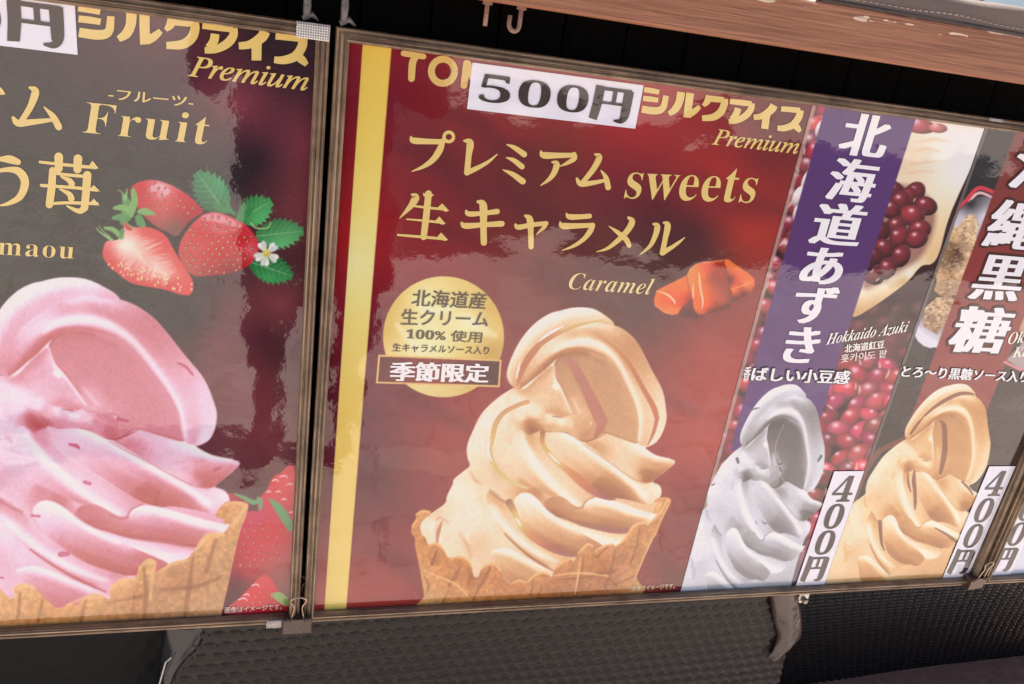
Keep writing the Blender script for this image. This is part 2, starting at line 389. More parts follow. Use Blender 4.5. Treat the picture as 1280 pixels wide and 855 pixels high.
# ------------------------------------------------------------------ the counter: a worn brown beam along the front of a shelf
def beam_mat():
    m, t, p = new_mat('worn_brown_paint')
    tc = t.nodes.new('ShaderNodeTexCoord'); mp = t.nodes.new('ShaderNodeMapping'); mp.inputs['Scale'].default_value = (3, 40, 90)
    wv = t.nodes.new('ShaderNodeTexNoise'); wv.inputs['Scale'].default_value = 2.2; wv.inputs['Detail'].default_value = 9; wv.inputs['Distortion'].default_value = .8
    t.links.new(tc.outputs['Object'], mp.inputs[0]); t.links.new(mp.outputs[0], wv.inputs['Vector'])
    cr = t.nodes.new('ShaderNodeValToRGB'); cr.color_ramp.elements[0].position = .32; cr.color_ramp.elements[1].position = .68
    cr.color_ramp.elements[0].color = (*lin((138, 88, 62)), 1); cr.color_ramp.elements[1].color = (*lin((170, 114, 84)), 1)
    t.links.new(wv.outputs['Fac'], cr.inputs[0])
    # chips of paint lost along the upper edge and here and there
    n2 = t.nodes.new('ShaderNodeTexNoise'); n2.inputs['Scale'].default_value = 1.0; n2.inputs['Detail'].default_value = 5
    m2 = t.nodes.new('ShaderNodeMapping'); m2.inputs['Scale'].default_value = (16, 60, 95)
    t.links.new(tc.outputs['Object'], m2.inputs[0]); t.links.new(m2.outputs[0], n2.inputs['Vector'])
    sx = t.nodes.new('ShaderNodeSeparateXYZ'); t.links.new(tc.outputs['Object'], sx.inputs[0])
    mr = t.nodes.new('ShaderNodeMapRange'); mr.inputs['From Min'].default_value = zt - .022; mr.inputs['From Max'].default_value = zt
    mr.inputs['To Min'].default_value = .715; mr.inputs['To Max'].default_value = .515
    t.links.new(sx.outputs['Z'], mr.inputs['Value'])
    gt = t.nodes.new('ShaderNodeMath'); gt.operation = 'GREATER_THAN'; t.links.new(n2.outputs['Fac'], gt.inputs[0]); t.links.new(mr.outputs[0], gt.inputs[1])
    mx = t.nodes.new('ShaderNodeMix'); mx.data_type = 'RGBA'; t.links.new(gt.outputs[0], mx.inputs['Factor'])
    t.links.new(cr.outputs[0], mx.inputs['A']); mx.inputs['B'].default_value = (*lin((226, 196, 172)), 1)
    t.links.new(mx.outputs['Result'], p.inputs['Base Color']); p.inputs['Roughness'].default_value = .5
    bp = t.nodes.new('ShaderNodeBump'); bp.inputs['Distance'].default_value = .0022; t.links.new(wv.outputs['Fac'], bp.inputs['Height']); t.links.new(bp.outputs[0], p.inputs['Normal'])
    return m
counter = thing('counter', 'worn reddish brown wooden counter edge above the posters, paint chipped along its top', 'counter')
mb = MB(); mb.box((-1.6, YB, zl), (2.6, YB + .035, zt)); bevel(mb.build('front_beam', beam_mat(), counter), .004, 3)
mb = MB(); mb.box((-1.6, YB + .036, zt - .035), (2.6, .55, zt - .008)); mb.build('counter_top', plain('counter_wood', (96, 62, 46), .5, bump=.001, bscale=12, var=.25, stretch=(1, 12, 12)), counter)

# taupe cloth bundle standing on the counter just behind its edge, its hem stitched
cl = thing('counter_cloth', 'taupe brown folded cloth with a stitched hem on top of the counter edge', 'cloth')
c0 = at(1205, 0, -.02).z - zt; ex0, ex1 = at(1028, 0, YB).x, 2.2; v = []; f = []
nx_, ny_ = 160, 16
def cl_pt(x, t):                                      # a soft fold: up from the hem, then back
    k = min(1, max(0, (x - ex0) / .10)); a = t * 1.9; hh = c0 * (.25 + .75 * k)
    return (x, -.0455 + .006 * math.sin(x * 17) * t + .05 * max(0, t - .55) * 4 * (1 - .3 * math.sin(x * 9)), zt + .001 + hh * math.sin(min(a, math.pi / 2)) + .0015 * math.sin(x * 40 + t * 5))
for j in range(ny_):
    for i in range(nx_): v.append(cl_pt(ex0 + (ex1 - ex0) * i / (nx_ - 1), j / (ny_ - 1)))
for j in range(ny_ - 1):
    for i in range(nx_ - 1): q_ = j * nx_ + i; f.append((q_, q_ + 1, q_ + nx_ + 1, q_ + nx_))
co_ = mesh_obj('cloth_sheet', v, f, plain('taupe_fabric', (118, 102, 95), .85, bump=.0006, bscale=900, var=.12), cl, True)
sm = co_.modifiers.new('thick', 'SOLIDIFY'); sm.thickness = .003; sm.offset = 1
st = MB(); x = ex0
while x < 1.6:
    p0 = cl_pt(x, .13); st.tube([(x, p0[1] - .0030, p0[2]), (x + .003, p0[1] - .0042, p0[2] + .0003), (x + .006, p0[1] - .0030, p0[2])], .0007, 5); x += .009
st.build('stitching', plain('stitch_thread', (160, 144, 134), .8), cl)
mb = MB(); mb.tube([(ex0, YB + .0012, zt + .0012), (.9, YB + .0012, zt + .0014), (1.7, YB + .0012, zt + .0012)], .0022, 8); mb.build('hem_roll', plain('taupe_hem', (84, 72, 68), .85), cl, True)
# pale blue tray on the cloth
tr = thing('plastic_tray', 'pale blue plastic tray corner standing on the brown cloth', 'tray')
pb = plain('pale_blue_plastic', (150, 168, 184), .35); q = at(1228, 7, .02); Lt = .40
d_ = _ray(1280, 28); t_ = (ZC - q.z - CAM_UVN[1]) / d_[1]; e_ = CAM_UVN + t_ * d_
for (nm, x0_, y0_, x1_, y1_, h0, h1) in (('tray_base', .004, .004, Lt - .004, Lt - .004, .0, .004), ('tray_side', 0, 0, Lt, .0036, -.001, .075), ('tray_side', 0, Lt - .0036, Lt, Lt, -.001, .075), ('tray_side', 0, .0038, .0036, Lt - .0038, -.001, .075), ('tray_side', Lt - .0036, .0038, Lt, Lt - .0038, -.001, .075)):
    mb = MB(); mb.box((x0_, y0_, h0), (x1_, y1_, h1)); bevel(mb.build(nm, pb, tr), .0015)
tr.location = q; tr.rotation_euler = (0, 0, math.atan2(e_[2] - q.y, e_[0] - q.x)); print('TRAY', math.degrees(tr.rotation_euler[2]), q, e_)

# rusty hooks under the beam
rust = plain('rusted_steel', (150, 116, 100), .65, bump=.0004, bscale=300, var=.35)
def hook(x, y, zt_, drop, curl, label):
    h = thing('hook', label, 'hook', 'rusty hooks under the counter beam'); mb = MB()
    mb.tube([(0, 0, 0), (0, 0, -drop * .5), (0, 0, -drop)] if not curl else
            [(0, 0, 0), (0, 0, -drop * .6)] + [(-.006 + .006 * math.cos(t), -.002 * math.sin(t), -drop * .75 - .007 * math.sin(t)) for t in np.linspace(0, math.pi, 9)] + [(-.012, 0, -drop * .75 + .009)], .0026, 10)
    mb.build('hook_shank', rust, h, True)
    mb = MB(); mb.tube([(0, 0, .001), (0, 0, -.004)], .0055, 12); mb.build('hook_plate', rust, h); h.location = (x, y, zt_); return h
for (px, py, dr, cu, lb) in ((606, 33, .032, 0, 'straight rusty hook under the counter beam, left of the curled one'), (648, 40, .044, 1, 'curled rusty hook under the counter beam, right of the straight one')):
    q = at(px, py, -.03); hook(q.x, -.03, zl + .0005, zl - q.z, cu, lb)

# embossed black vinyl sheets hanging below the posters
def vinyl_mat(name, c, rough):
    return plain(name, c, rough, bump=.0003, bscale=500, var=.18, spec=.30)
def vinyl_sheet(P00, P10, P01, P11, cell, name_mat, parent, nm='vinyl_panel', amp=.0044, res=9, sag=0.0):
    P00, P10, P01, P11 = map(Vector, (P00, P10, P01, P11))     # top left, top right, bottom left, bottom right
    Wd = ((P10 - P00).length + (P11 - P01).length) / 2; Ht = ((P01 - P00).length + (P11 - P10).length) / 2
    nx, ny = int(Wd / cell * res) + 2, int(Ht / cell * res) + 2
    s, t = np.meshgrid(np.linspace(0, 1, nx), np.linspace(0, 1, ny)); e1 = (P10 - P00).normalized(); e2 = (P01 - P00) - e1 * (P01 - P00).dot(e1); e2.normalize()
    base = [P00[i] * (1 - s) * (1 - t) + P10[i] * s * (1 - t) + P01[i] * (1 - s) * t + P11[i] * s * t - P00[i] for i in range(3)]
    A = (base[0] * e1.x + base[1] * e1.y + base[2] * e1.z) / cell + 40; B = (base[0] * e2.x + base[1] * e2.y + base[2] * e2.z) / cell + 4
    rowh = .84; h = np.zeros(A.shape); done = np.zeros(A.shape, bool); r0 = np.floor(B / rowh)   # overlapping scales in staggered rows, each with a raised upper rim
    for dr in (1, 0, -1, -2):
        rw = r0 + dr; cy_ = rw * rowh + .5; off = np.where(rw % 2 == 0, 0, .5)
        cx_ = np.floor(A - off) + off + .5; wob = .03 * np.sin(cx_ * 12.9 + rw * 7.1)
        d = np.hypot((A - cx_) / .535, (B - cy_ - wob) / .66); m = (d < 1) & ~done
        top = np.clip((B - cy_ + .66) / 1.1, 0, 1)
        hh = .25 + .75 * (1 - top) ** 1.3 - .10 * (1 - d) + .22 * np.exp(-((d - .90) / .085) ** 2)
        h = np.where(m, hh, h); done |= m
    h = h * amp
    N = (P10 - P00).cross(P01 - P00).normalized()
    if N.y > 0: N = -N
    bow = sag * np.sin(np.pi * t) + .004 * np.sin(s * 9 + 1) * t
    h = h + bow
    co = np.zeros(A.shape + (3,))
    for i in range(3):
        co[..., i] = P00[i] * (1 - s) * (1 - t) + P10[i] * s * (1 - t) + P01[i] * (1 - s) * t + P11[i] * s * t + N[i] * h
    idx = np.arange(nx * ny).reshape(ny, nx); q = np.stack([idx[1:, :-1], idx[1:, 1:], idx[:-1, 1:], idx[:-1, :-1]], -1).reshape(-1, 4)
    return mesh_obj(nm, co.reshape(-1, 3), [tuple(map(int, k)) for k in q], name_mat, parent, True)
zb = ZC - .452
vm = thing('vinyl_cover', 'charcoal scale-embossed vinyl sheet hanging below the caramel poster, slanted at both ends', 'cover', 'embossed vinyl sheets under the posters')
vinyl_sheet(at(262, 775, .012), at(1003, 725, .030), at(160, 915, .012), at(955, 930, .030), .0235, vinyl_mat('charcoal_vinyl', (44, 37, 34), .38), vm)
vr = thing('vinyl_cover', 'darker black scale-embossed vinyl sheet sloping back below the azuki and brown sugar posters', 'cover', 'embossed vinyl sheets under the posters')
bl = ground(900, 895); brr = ground(1330, 829)
vinyl_sheet((at(900, 730, .05).x, .05, zb), (1.75, .05, zb), (bl.x, bl.y + .055, .002), (brr.x + .35, brr.y + .062, .002), .0225, vinyl_mat('black_vinyl', (24, 23, 26), .36), vr, sag=-.012, res=8)
vl = thing('vinyl_cover', 'black vinyl sheet below the strawberry poster', 'cover', 'embossed vinyl sheets under the posters')
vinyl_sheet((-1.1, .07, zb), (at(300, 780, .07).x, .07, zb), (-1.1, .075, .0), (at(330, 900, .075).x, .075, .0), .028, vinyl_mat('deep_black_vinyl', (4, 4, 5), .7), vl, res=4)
# crumpled end of the middle sheet, and the folded corner at its left
def strip(pathL, pathR, mat, nm, parent, crump=.004, n=36, m=10):
    pl_, pr = spline([list(p) for p in pathL], False, 8), spline([list(p) for p in pathR], False, 8); k = len(pl_); v = []; f = []
    for i in range(k):
        for j in range(m):
            t = j / (m - 1); p = pl_[i] * (1 - t) + pr[i] * t
            b = .010 * math.sin(math.pi * t) + crump * (math.sin(i * .25 + t * 5) * math.sin(t * 7 + i * .13) * 1.6 + .5 * math.sin(i * .6 - t * 9))
            v.append((p[0], p[1] - b, p[2]))
    for i in range(k - 1):
        for j in range(m - 1): a = i * m + j; f.append((a, a + 1, a + m + 1, a + m))
    o = mesh_obj(nm, v, f, mat, parent, True); md = o.modifiers.new('thick', 'SOLIDIFY'); md.thickness = .0015; return o
def line(pts, Y): return [tuple(at(x, y, Y)) for x, y in pts]
strip(line([(962, 738), (966, 770), (972, 795), (966, 812), (960, 822)], .020), line([(994, 735), (1000, 765), (1001, 792), (990, 806), (972, 822)], .026), plain('brown_vinyl_back', (76, 60, 54), .22, bump=.001, bscale=60), 'crumpled_end', vm, .0012)
strip(line([(205, 780), (203, 805), (200, 835), (196, 870)], .022), line([(262, 778), (250, 805), (222, 838), (215, 875)], .012), plain('glossy_black_vinyl', (34, 32, 34), .22), 'folded_corner', vm, .0012)
th = MB(); th.tube([at(214, 822, .0), at(207, 828, -.002), at(203, 842, -.002), at(199, 856, 0)], .0011, 6)
tag(th.build('loose_thread', plain('white_thread', (214, 206, 200), .7)), 'loose white thread hanging at the folded vinyl corner', 'thread')
la = thing('latch', 'small silver latch under the azuki poster beside the crumpled vinyl end', 'latch')
q = at(1003, 747, .03); mb = MB(); mb.box((q.x - .011, .026, q.z - .010), (q.x + .011, .032, q.z + .012)); bevel(mb.build('latch_plate', plain('dull_silver', (196, 190, 182), .35, metal=.8), la), .002)
mb = MB(); mb.box((q.x - .004, .018, q.z - .006), (q.x + .005, .0255, q.z + .004)); bevel(mb.build('latch_catch', plain('dull_silver_dark', (150, 142, 134), .35, metal=.8), la), .002)

# the road is unseen asphalt added to darken reflections in the poster film
tag(mesh_obj('added_road', [(.35, -4.0, .004), (30, -3.2, .004), (30, -14, .004), (1.2, -14, .004)], [(3, 2, 1, 0)], plain('asphalt', (74, 72, 72), .85, bump=.003, bscale=80, var=.25)), kind='structure')

# ------------------------------------------------------------------ the soft-serve swirl printed on four of the sheets (a tone 0..1 run through a colour ramp)
def swirl(s, rp0, tail, hollow=.55):
    rp = lambda x: rp0(np.clip(x, 0, 1) ** 1.7)
    def lay_(poly, cols, soft=.9, alpha=1): s.fill(P(poly), soft=soft, alpha=alpha, ramp=rp, cols=P(cols), tex=(.042, 2.6 * s.k))
    def line_(pts, tone, soft=.8, alpha=1): s.stroke(PW(pts), tone, soft=soft, alpha=alpha, ramp=rp)
    BODY = ('c1 150,620 100,590 75,540 80,480 110,400 150,320 210,235 290,160 370,115 430,100 500,82 580,78 650,88 710,120 770,165 785,195 850,225 920,285 970,360 1040,500 '
            '1100,610 1125,700 1133,790 c3 1025,60 1028,130 1005,210 965,275 910,308 890,318 895,345 960,375 1040,393 1080,405 1080,425 1030,470 940,540 980,565 995,600 990,640 960,690 ' + tail +
            ' c4 170,420 140,350 132,300 170,250 240,200 300,155 315,100 350,30 c2 360,740 420,690 465,650 450,600 447,520 480,430 540,310 620,225 700,165 760,135')
    lay_(BODY, 'c2 520,420,.95 480,520,.96 480,600,.9 560,350,.97 650,250,.95 760,170,.95 680,450,.9 720,600,.88 650,700,.8 560,720,.85 760,330,.92 790,420,.95 810,550,.95 880,650,.95 960,740,.95 1040,800,.95 750,680,.83 850,780,.62 900,820,.52 '
               'c4 350,60,.95 450,120,.95 330,200,.9 400,250,.94 480,200,.95 560,120,.88 450,330,.92 600,250,.93 680,330,.88 200,300,.95 230,230,.84 180,350,.9 350,450,.9 500,420,.8 560,560,.82 600,640,.8 450,560,.86 '
               'c5 300,190,.5 500,400,.8 700,560,.7')
    # flick tip behind the first fold
    lay_('c3 480,275 560,250 630,228 720,250 800,285 860,295 890,325 960,372 1040,391 1082,403 1082,425 1030,470 940,540 900,552 820,540 740,490 640,410 560,340',
         'c3 500,270,.6 560,250,.78 640,232,.84 720,255,.86 800,292,.95 870,312,1 960,382,1 1060,402,.95 | 560,300,.58 620,340,.68 700,410,.85 790,490,.84 850,540,.7 | 700,320,.84 790,390,.84 830,440,.74 | 880,420,.66 960,440,.58 1040,440,.62 | 880,540,.36 960,500,.40 1040,455,.48 | 870,480,.46 920,490,.40')
    line_('c3 800,285,16 860,298,22 895,338,20 960,374,14 1050,396,14', 1.0, 1.2, .8)
    # chin: the light wall behind the nose
    lay_('c1 110,615 160,622 210,605 300,520 385,462 392,540 430,600 465,690 505,780 540,860 440,830 380,800 300,790 200,790 100,760 60,700',
         'c1 170,630,.72 220,610,.62 300,530,.60 380,470,.66 | 130,680,.95 180,730,.95 260,770,.93 | 250,620,.76 330,580,.74 380,560,.8 | 280,690,.82 380,660,.78 430,700,.74 | 380,780,.64 440,805,.58 500,810,.66 | 390,500,.86 405,590,.86 440,660,.8 490,760,.8', 1.6)
    # cavity under the hook
    lay_('c1 385,462 440,395 540,368 620,383 720,418 800,475 860,580 915,690 945,790 c3 850,160 842,285 740,262 620,222 560,256 490,276 c1 640,840 560,860 505,790 465,690 430,600 392,540',
         'c1 400,455,.22 480,405,.2 560,382,.24 650,395,.30 720,430,.28 790,490,.34 850,590,.42 900,690,.5 930,790,.55 | 430,470,.3 440,530,.38 470,600,.42 490,680,.5 | 540,480,.32 600,600,.40 640,720,.44 | 680,500,.36 740,620,.38 790,740,.40 820,840,.44 | 620,440,.34 760,560,.37 '
         '| c1 530,700,.66 560,770,.72 580,830,.66 | c3 420,110,.70 440,180,.66 470,250,.5 | 520,255,.40 600,215,.40 700,235,.44 780,262,.46 830,275,.5 | 640,150,.4 740,180,.42 820,200,.5')
    s.fill(P('c1 385,462 440,395 540,368 620,383 720,418 800,475 860,580 915,690 945,790 c3 850,160 842,285 740,262 620,222 560,256 490,276 c1 640,840 560,860 505,790 465,690 430,600 392,540'), .72, soft=3, alpha=hollow, ramp=rp, tex=(.03, 2.6 * s.k))
    line_('c1 470,400,30 560,385,40 650,400,40 720,440,30', .42, 5, .55)
    line_('c1 386,462,10 392,540,14 402,580,24 440,640,14 480,730,14 510,800,8', .95, 1.2, .85)
    line_('c1 395,600,34 405,612,30', .98, 1.3, .9)
    line_('c1 505,680,10 530,720,18 560,780,18', .9, 2.2, .55)
    # the hook: outer band, then the ribbon that turns over and comes down at the right
    lay_('c1 150,620 190,600 260,545 330,490 400,425 460,395 540,370 620,383 720,418 800,475 860,580 915,690 945,790 c3 850,160 842,285 880,308 910,310 965,277 1005,211 1029,130 1026,60 c1 1134,790 1126,700 1101,610 1041,500 971,360 921,285 851,225 785,195 '
         '650,170 540,195 450,230 370,275 270,350 200,450 150,540',
         'c1 155,612,.55 200,590,.42 260,540,.42 330,482,.42 400,420,.38 460,390,.40 540,366,.45 620,376,.5 720,412,.52 800,470,.55 860,575,.62 915,690,.7 945,790,.75 | 180,560,.66 240,470,.74 290,400,.86 360,350,.94 450,322,1 560,306,1 640,312,1 720,345,1 790,408,1 840,490,1 880,580,1 920,670,1 948,760,1 c3 848,160,1 842,260,.95 | c1 300,360,.86 380,300,.9 440,275,.84 500,255,.72 600,236,.72 650,244,.64 720,284,.58 780,350,.56 840,425,.58 890,490,.62 940,560,.70 985,650,.78 1005,760,.82 c3 890,140,.8 890,230,.76 870,290,.72 '
         '| c1 540,205,.9 600,186,.95 660,180,.96 740,205,.90 800,232,.76 860,268,.62 910,310,.56 950,390,.58 1000,490,.66 1060,600,.80 1100,690,.88 1112,790,.90 c3 1005,120,.9 990,215,.92 930,295,.95 | c1 700,240,.74 790,290,.60 870,370,.54 930,470,.60 990,570,.7 1040,670,.8')
    line_('c1 230,560,8 330,470,14 440,372,18 540,352,14 640,366,10 730,402,8', .42, 2.0, .45)
    line_('c1 640,392,16 720,425,20 795,485,24 850,580,26 905,690,24 935,790,22 c3 838,200,18', .70, 4, .6)
    line_('c1 380,375,18 460,325,30 560,305,36 650,310,36 730,345,34 800,415,30 850,500,26 900,610,22 940,710,20 c3 850,90,18 848,180,14 840,270,10', 1.0, 2.4, .6)
    lay_('c1 150,622 100,592 74,540 80,480 110,400 150,320 210,235 290,160 370,114 430,99 500,81 580,77 650,87 710,119 770,164 785,195 720,190 640,175 540,198 450,235 380,275 300,330 240,400 190,490 160,570',
         'c1 110,600,.66 90,540,.8 100,450,.92 160,340,.96 240,240,.98 330,165,1 430,120,1 560,96,1 660,108,.98 740,155,.86 | 140,560,.62 160,490,.70 210,400,.74 270,320,.78 350,260,.80 450,205,.80 560,165,.84 660,155,.88 740,180,.74')
    line_('c1 105,585,8 85,520,14 110,420,14 190,270,12 300,160,10 430,104,10 580,84,10 700,120,8', 1.0, 1.6, .5)
    lay_('c3 380,95 440,100 520,150 520,262 490,278 430,266 372,228 360,160', 'c3 400,130,.74 440,180,.66 480,240,.54 410,215,.68', 1.2)
    # dark hole and the nose over it
    lay_('c3 0,80 100,75 150,72 270,98 330,118 380,112 410,150 400,200 360,222 300,214 240,216 180,208 150,300 60,330 -40,260', 'c3 0,200,.9 60,110,.93 150,90,.93 250,115,.93 330,140,.96 390,160,.84 200,140,.76 170,190,.42 250,195,.66 310,200,.70 370,205,.68 120,170,.40 110,220,.46 60,180,.78 70,260,.84 130,290,.70', 2.2)
    s.fill(P('c3 62,170 95,128 150,122 192,160 216,206 188,216 194,300 150,322 108,262 74,222'), .52, soft=5.5, alpha=.7, ramp=rp)
    s.fill(P('c3 100,182 130,165 170,186 196,206 200,216 178,216 150,240 118,228'), .26, soft=4.5, alpha=.6, ramp=rp)
    line_('c3 180,210,7 250,214,6 320,216,6 370,222,5 430,262,7 490,276,5 560,256,5 620,225,4', .18, 1.0, .75)
    line_('c3 270,108,5 300,112,7 330,120,3', .2, .8, .7)
    # second fold: from the hole down to the pit
    lay_('c3 60,200 110,235 180,215 195,310 250,375 340,460 430,530 520,600 560,640 500,668 478,700 440,712 390,700 330,650 260,640 200,610 120,560 40,500 0,420 0,250',
         'c3 50,220,.9 75,290,.98 120,360,1 180,450,1 260,555,1 350,645,1 430,700,.95 | 110,250,.62 150,320,.72 200,390,.82 280,470,.86 360,540,.86 440,610,.82 500,665,.74 | 190,310,.8 260,390,.82 360,480,.82 460,565,.74 540,635,.66 | 0,300,.92 30,400,.88 80,480,.82 150,550,.72 220,610,.6 300,650,.52', 1.5)
    line_('c3 70,250,22 110,330,24 150,400,26 205,480,26 260,552,26 310,608,24 360,655,22 430,695,16', 1.0, 2.6, .65)
    # first fold: the long diagonal
    lay_('c3 180,205 240,216 310,213 380,230 450,275 540,340 640,405 740,480 830,535 900,555 950,555 990,585 993,630 970,660 930,690 880,694 800,672 700,655 640,660 560,630 480,570 400,500 320,435 250,365 192,308 185,250',
         'c3 210,225,.82 310,228,.92 400,258,1 450,290,1 540,358,1 640,425,1 740,500,1 830,575,1 885,650,1 | 450,278,.8 540,342,.8 640,408,.8 740,482,.8 830,537,.8 900,558,.84 | 890,575,.84 940,580,.95 985,600,.97 970,640,.9 920,680,.85 | 230,300,.86 300,350,.84 370,400,.78 440,460,.68 520,530,.54 | 330,290,.86 420,350,.84 500,410,.78 580,470,.66 660,525,.54 740,580,.48 810,640,.52 | 560,580,.34 620,625,.32 700,652,.30 790,668,.38 860,688,.56 | 600,540,.42 680,595,.38 750,630,.40')
    line_('c3 330,226,14 420,268,26 540,358,30 660,444,30 760,522,30 840,592,28 890,645,22', 1.0, 2.4, .7)
    line_('c3 470,290,5 540,342,5 640,408,5 740,482,6 830,538,6 900,556,6', .35, 1.0, .55)
    # right lower fold running to the cone's rim
    lay_('c3 470,705 490,680 520,662 580,650 640,660 740,690 850,730 940,755 970,760 940,795 c5 860,340 770,350 700,335 600,315 480,300 380,275 280,232 210,180 250,120 330,110 410,165 450,185',
         'c5 495,180,.82 530,145,.98 600,142,1 680,168,1 780,206,1 880,236,1 940,252,.95 | 510,215,.72 560,205,.72 640,215,.66 720,250,.56 800,280,.52 880,272,.6 | 300,250,.32 400,285,.34 520,310,.34 640,318,.34 760,340,.38 | 480,250,.54 580,262,.50 680,285,.44 780,308,.44 | 240,170,.5 300,150,.6 380,170,.66 450,200,.74 | 260,215,.40 340,225,.48 420,240,.56')
    line_('c5 490,165,10 530,136,22 590,134,28 680,162,30 780,202,30 880,232,26 940,250,18', 1.0, 2.0, .75)
    line_('c5 230,190,8 290,235,10 380,278,10 480,303,10 600,320,12 700,340,14 780,350,12', .16, 1.6, .7)
    lay_('c5 290,250 350,262 450,302 560,332 650,358 750,372 790,400 720,450 600,448 520,412 400,360 330,315', 'c5 300,256,.74 360,272,.84 460,310,.86 560,338,.84 660,362,.82 750,376,.84 | 330,285,.9 420,325,1 520,368,1 620,402,1 720,420,.95 | 380,345,.84 460,390,.84 540,425,.84', 1.2)
    # lower folds
    lay_('c4 600,75 650,108 712,150 740,240 800,318 900,398 1000,452 1150,505 1110,540 1060,590 1000,600 930,560 850,510 760,430 690,355 640,275 600,195 575,120',
         'c4 600,90,.66 640,130,.66 690,170,.70 730,240,.80 790,318,.82 880,395,.80 980,455,.74 1100,505,.66 | 590,140,.8 625,210,.97 680,290,1 760,375,1 850,450,.98 940,505,.94 1040,550,.78 | 640,290,.8 700,370,.70 780,445,.62 870,520,.54 960,570,.5', 1.3)
    line_('c4 600,170,18 650,255,28 720,335,30 800,405,30 890,470,28 980,515,22 1040,540,16', 1.0, 2.4, .6)
    line_('c4 600,70,10 640,108,14 700,148,12', .35, 2.2, .6)
    lay_('c4 775,112 820,86 870,92 920,130 960,180 1010,225 1100,285 1200,350 1300,405 c5 620,455 560,520 470,510 400,512 300,480 200,430 100,335 60,290 20,210 10,150',
         'c5 30,130,.94 70,100,1 130,125,1 190,180,1 260,245,1 340,298,.98 440,350,.92 | 30,190,.9 90,240,.84 160,290,.72 240,335,.62 320,375,.54 400,410,.52 500,450,.5 | 70,290,.74 120,340,.58 200,405,.42 290,455,.36 380,492,.34 480,505,.36 | 90,170,.94 160,225,.86 240,285,.74 330,330,.66 430,380,.62')
    line_('c5 60,105,14 110,108,24 170,155,28 240,222,30 320,280,28 400,325,22', 1.0, 2.2, .7)
    line_('c4 700,360,8 780,440,10 870,512,12 950,565,12 1020,605,10', .22, 1.5, .7)
    lay_('c4 600,482 650,458 720,460 800,498 900,556 1015,612 1040,680 900,720 800,700 740,690 690,650 640,560',
         'c4 615,480,.9 660,466,1 740,484,1 850,540,.97 950,592,.9 1030,640,.84 | 640,510,.76 720,540,.68 800,580,.60 880,625,.56 960,670,.56 | 650,570,.68 700,620,.56 760,670,.5 860,700,.48')
    line_('c4 620,476,14 680,466,20 750,482,22 850,536,20 950,588,16', 1.0, 1.8, .6)
    line_('c4 245,270,9 262,250,12 290,262,9 320,285,7', .55, 1.8, .6); line_('c4 245,300,8 240,360,12 250,420,8', .6, 2, .5)
    line_('c4 395,350,12 425,400,22 455,450,30 470,520,20', .6, 3, .5); line_('c4 440,330,8 450,400,14 470,420,10 520,380,8', .95, 1.6, .5)
    line_('c2 470,690,10 500,745,16 540,770,10', .6, 2.4, .55); line_('c2 600,810,8 660,850,12', .5, 2, .5)
    line_('c3 560,640,6 510,664,7 482,690,8 470,715,6', .3, 1.1, .6); line_('c3 385,700,6 430,722,9 470,718,6', .42, 1.4, .7)
    s.fill(P('c3 250,640 320,655 380,695 430,718 500,740 560,780 480,790 380,770 300,740 230,690'), .5, soft=4, alpha=.5, ramp=rp)
def motif(s, src, dst):
    A = np.array([list(uv(*p)) + [1] for p in src]); B = np.array([uv(*p) for p in dst]); T = np.linalg.lstsq(A, B, rcond=None)[0]
    def M(p):
        q = np.array(uv(p[0], p[1])); return px_of(*(np.r_[q, 1] @ T))
    s.M = M; a, b = M(src[0]), M(src[2]); s.k = math.hypot(a[0] - b[0], a[1] - b[1]) / math.hypot(src[0][0] - src[2][0], src[0][1] - src[2][1])
SRC = [(763, 405), (648, 486), (809, 557), (673, 538), (734, 627), (654, 617)]

GOLD, CREAM = (235, 205, 125), (240, 218, 150)
PM = print_mat()

# ------------------------------------------------------------------ caramel poster
U0, U1, V0, V1 = -.2412, .9575, -.3550, .4425
UA, UK = .3585, .6408                                  # where the azuki and brown sugar sheets begin
frame_c = thing('framed_poster', 'wide brown framed board holding caramel, azuki and brown sugar posters side by side', 'framed poster', 'framed soft serve posters')
sc_ = Sheet(U0 - .003, V0 - .003, UA, V1 + .003, .00115, (100, 35, 40))
bgc = P('440,60,112,26,44 440,300,128,24,34 420,500,74,20,40 410,740,130,44,50 480,120,92,26,46 480,400,88,20,40 470,600,72,18,36 470,740,125,44,48 560,150,98,26,34 560,330,110,26,36 540,560,122,42,44 '
        '700,180,96,34,34 650,330,96,34,36 780,140,140,30,40 760,230,92,22,36 820,260,72,18,34 900,230,140,30,32 950,200,98,24,32 970,150,78,22,30 870,290,62,24,36 760,310,80,40,42 800,400,72,34,38 900,330,80,36,38 '
        '930,300,132,38,36 880,430,130,42,42 880,560,142,46,46 900,640,92,28,36 850,720,104,34,38 600,500,122,42,46 640,130,120,30,40 700,130,120,34,40 860,200,120,28,34 600,240,84,24,34')
sc_.C = Sheet.field(bgc, sc_.X, sc_.Y) * np.array((1.26, 1.25, 1.05))
for _ in range(26):                                    # soft dark and bright swells of the printed satin
    x0, y0 = random.uniform(450, 980), random.uniform(90, 720)
    sc_.stroke([[x0, y0, 6], [x0 + random.uniform(20, 60), y0 + random.uniform(10, 40), random.uniform(14, 40)], [x0 + random.uniform(70, 140), y0 + random.uniform(30, 80), 6]],
               random.choice([(62, 18, 30), (150, 44, 46), (74, 22, 32)]), soft=14, alpha=.28)
band = [uv(453.5, 56.7)[0], uv(489, 62)[0]]
ub = [px_of(band[0], V0 - .01), px_of(band[1], V0 - .01), px_of(band[1], V1 + .01), px_of(band[0], V1 + .01)]
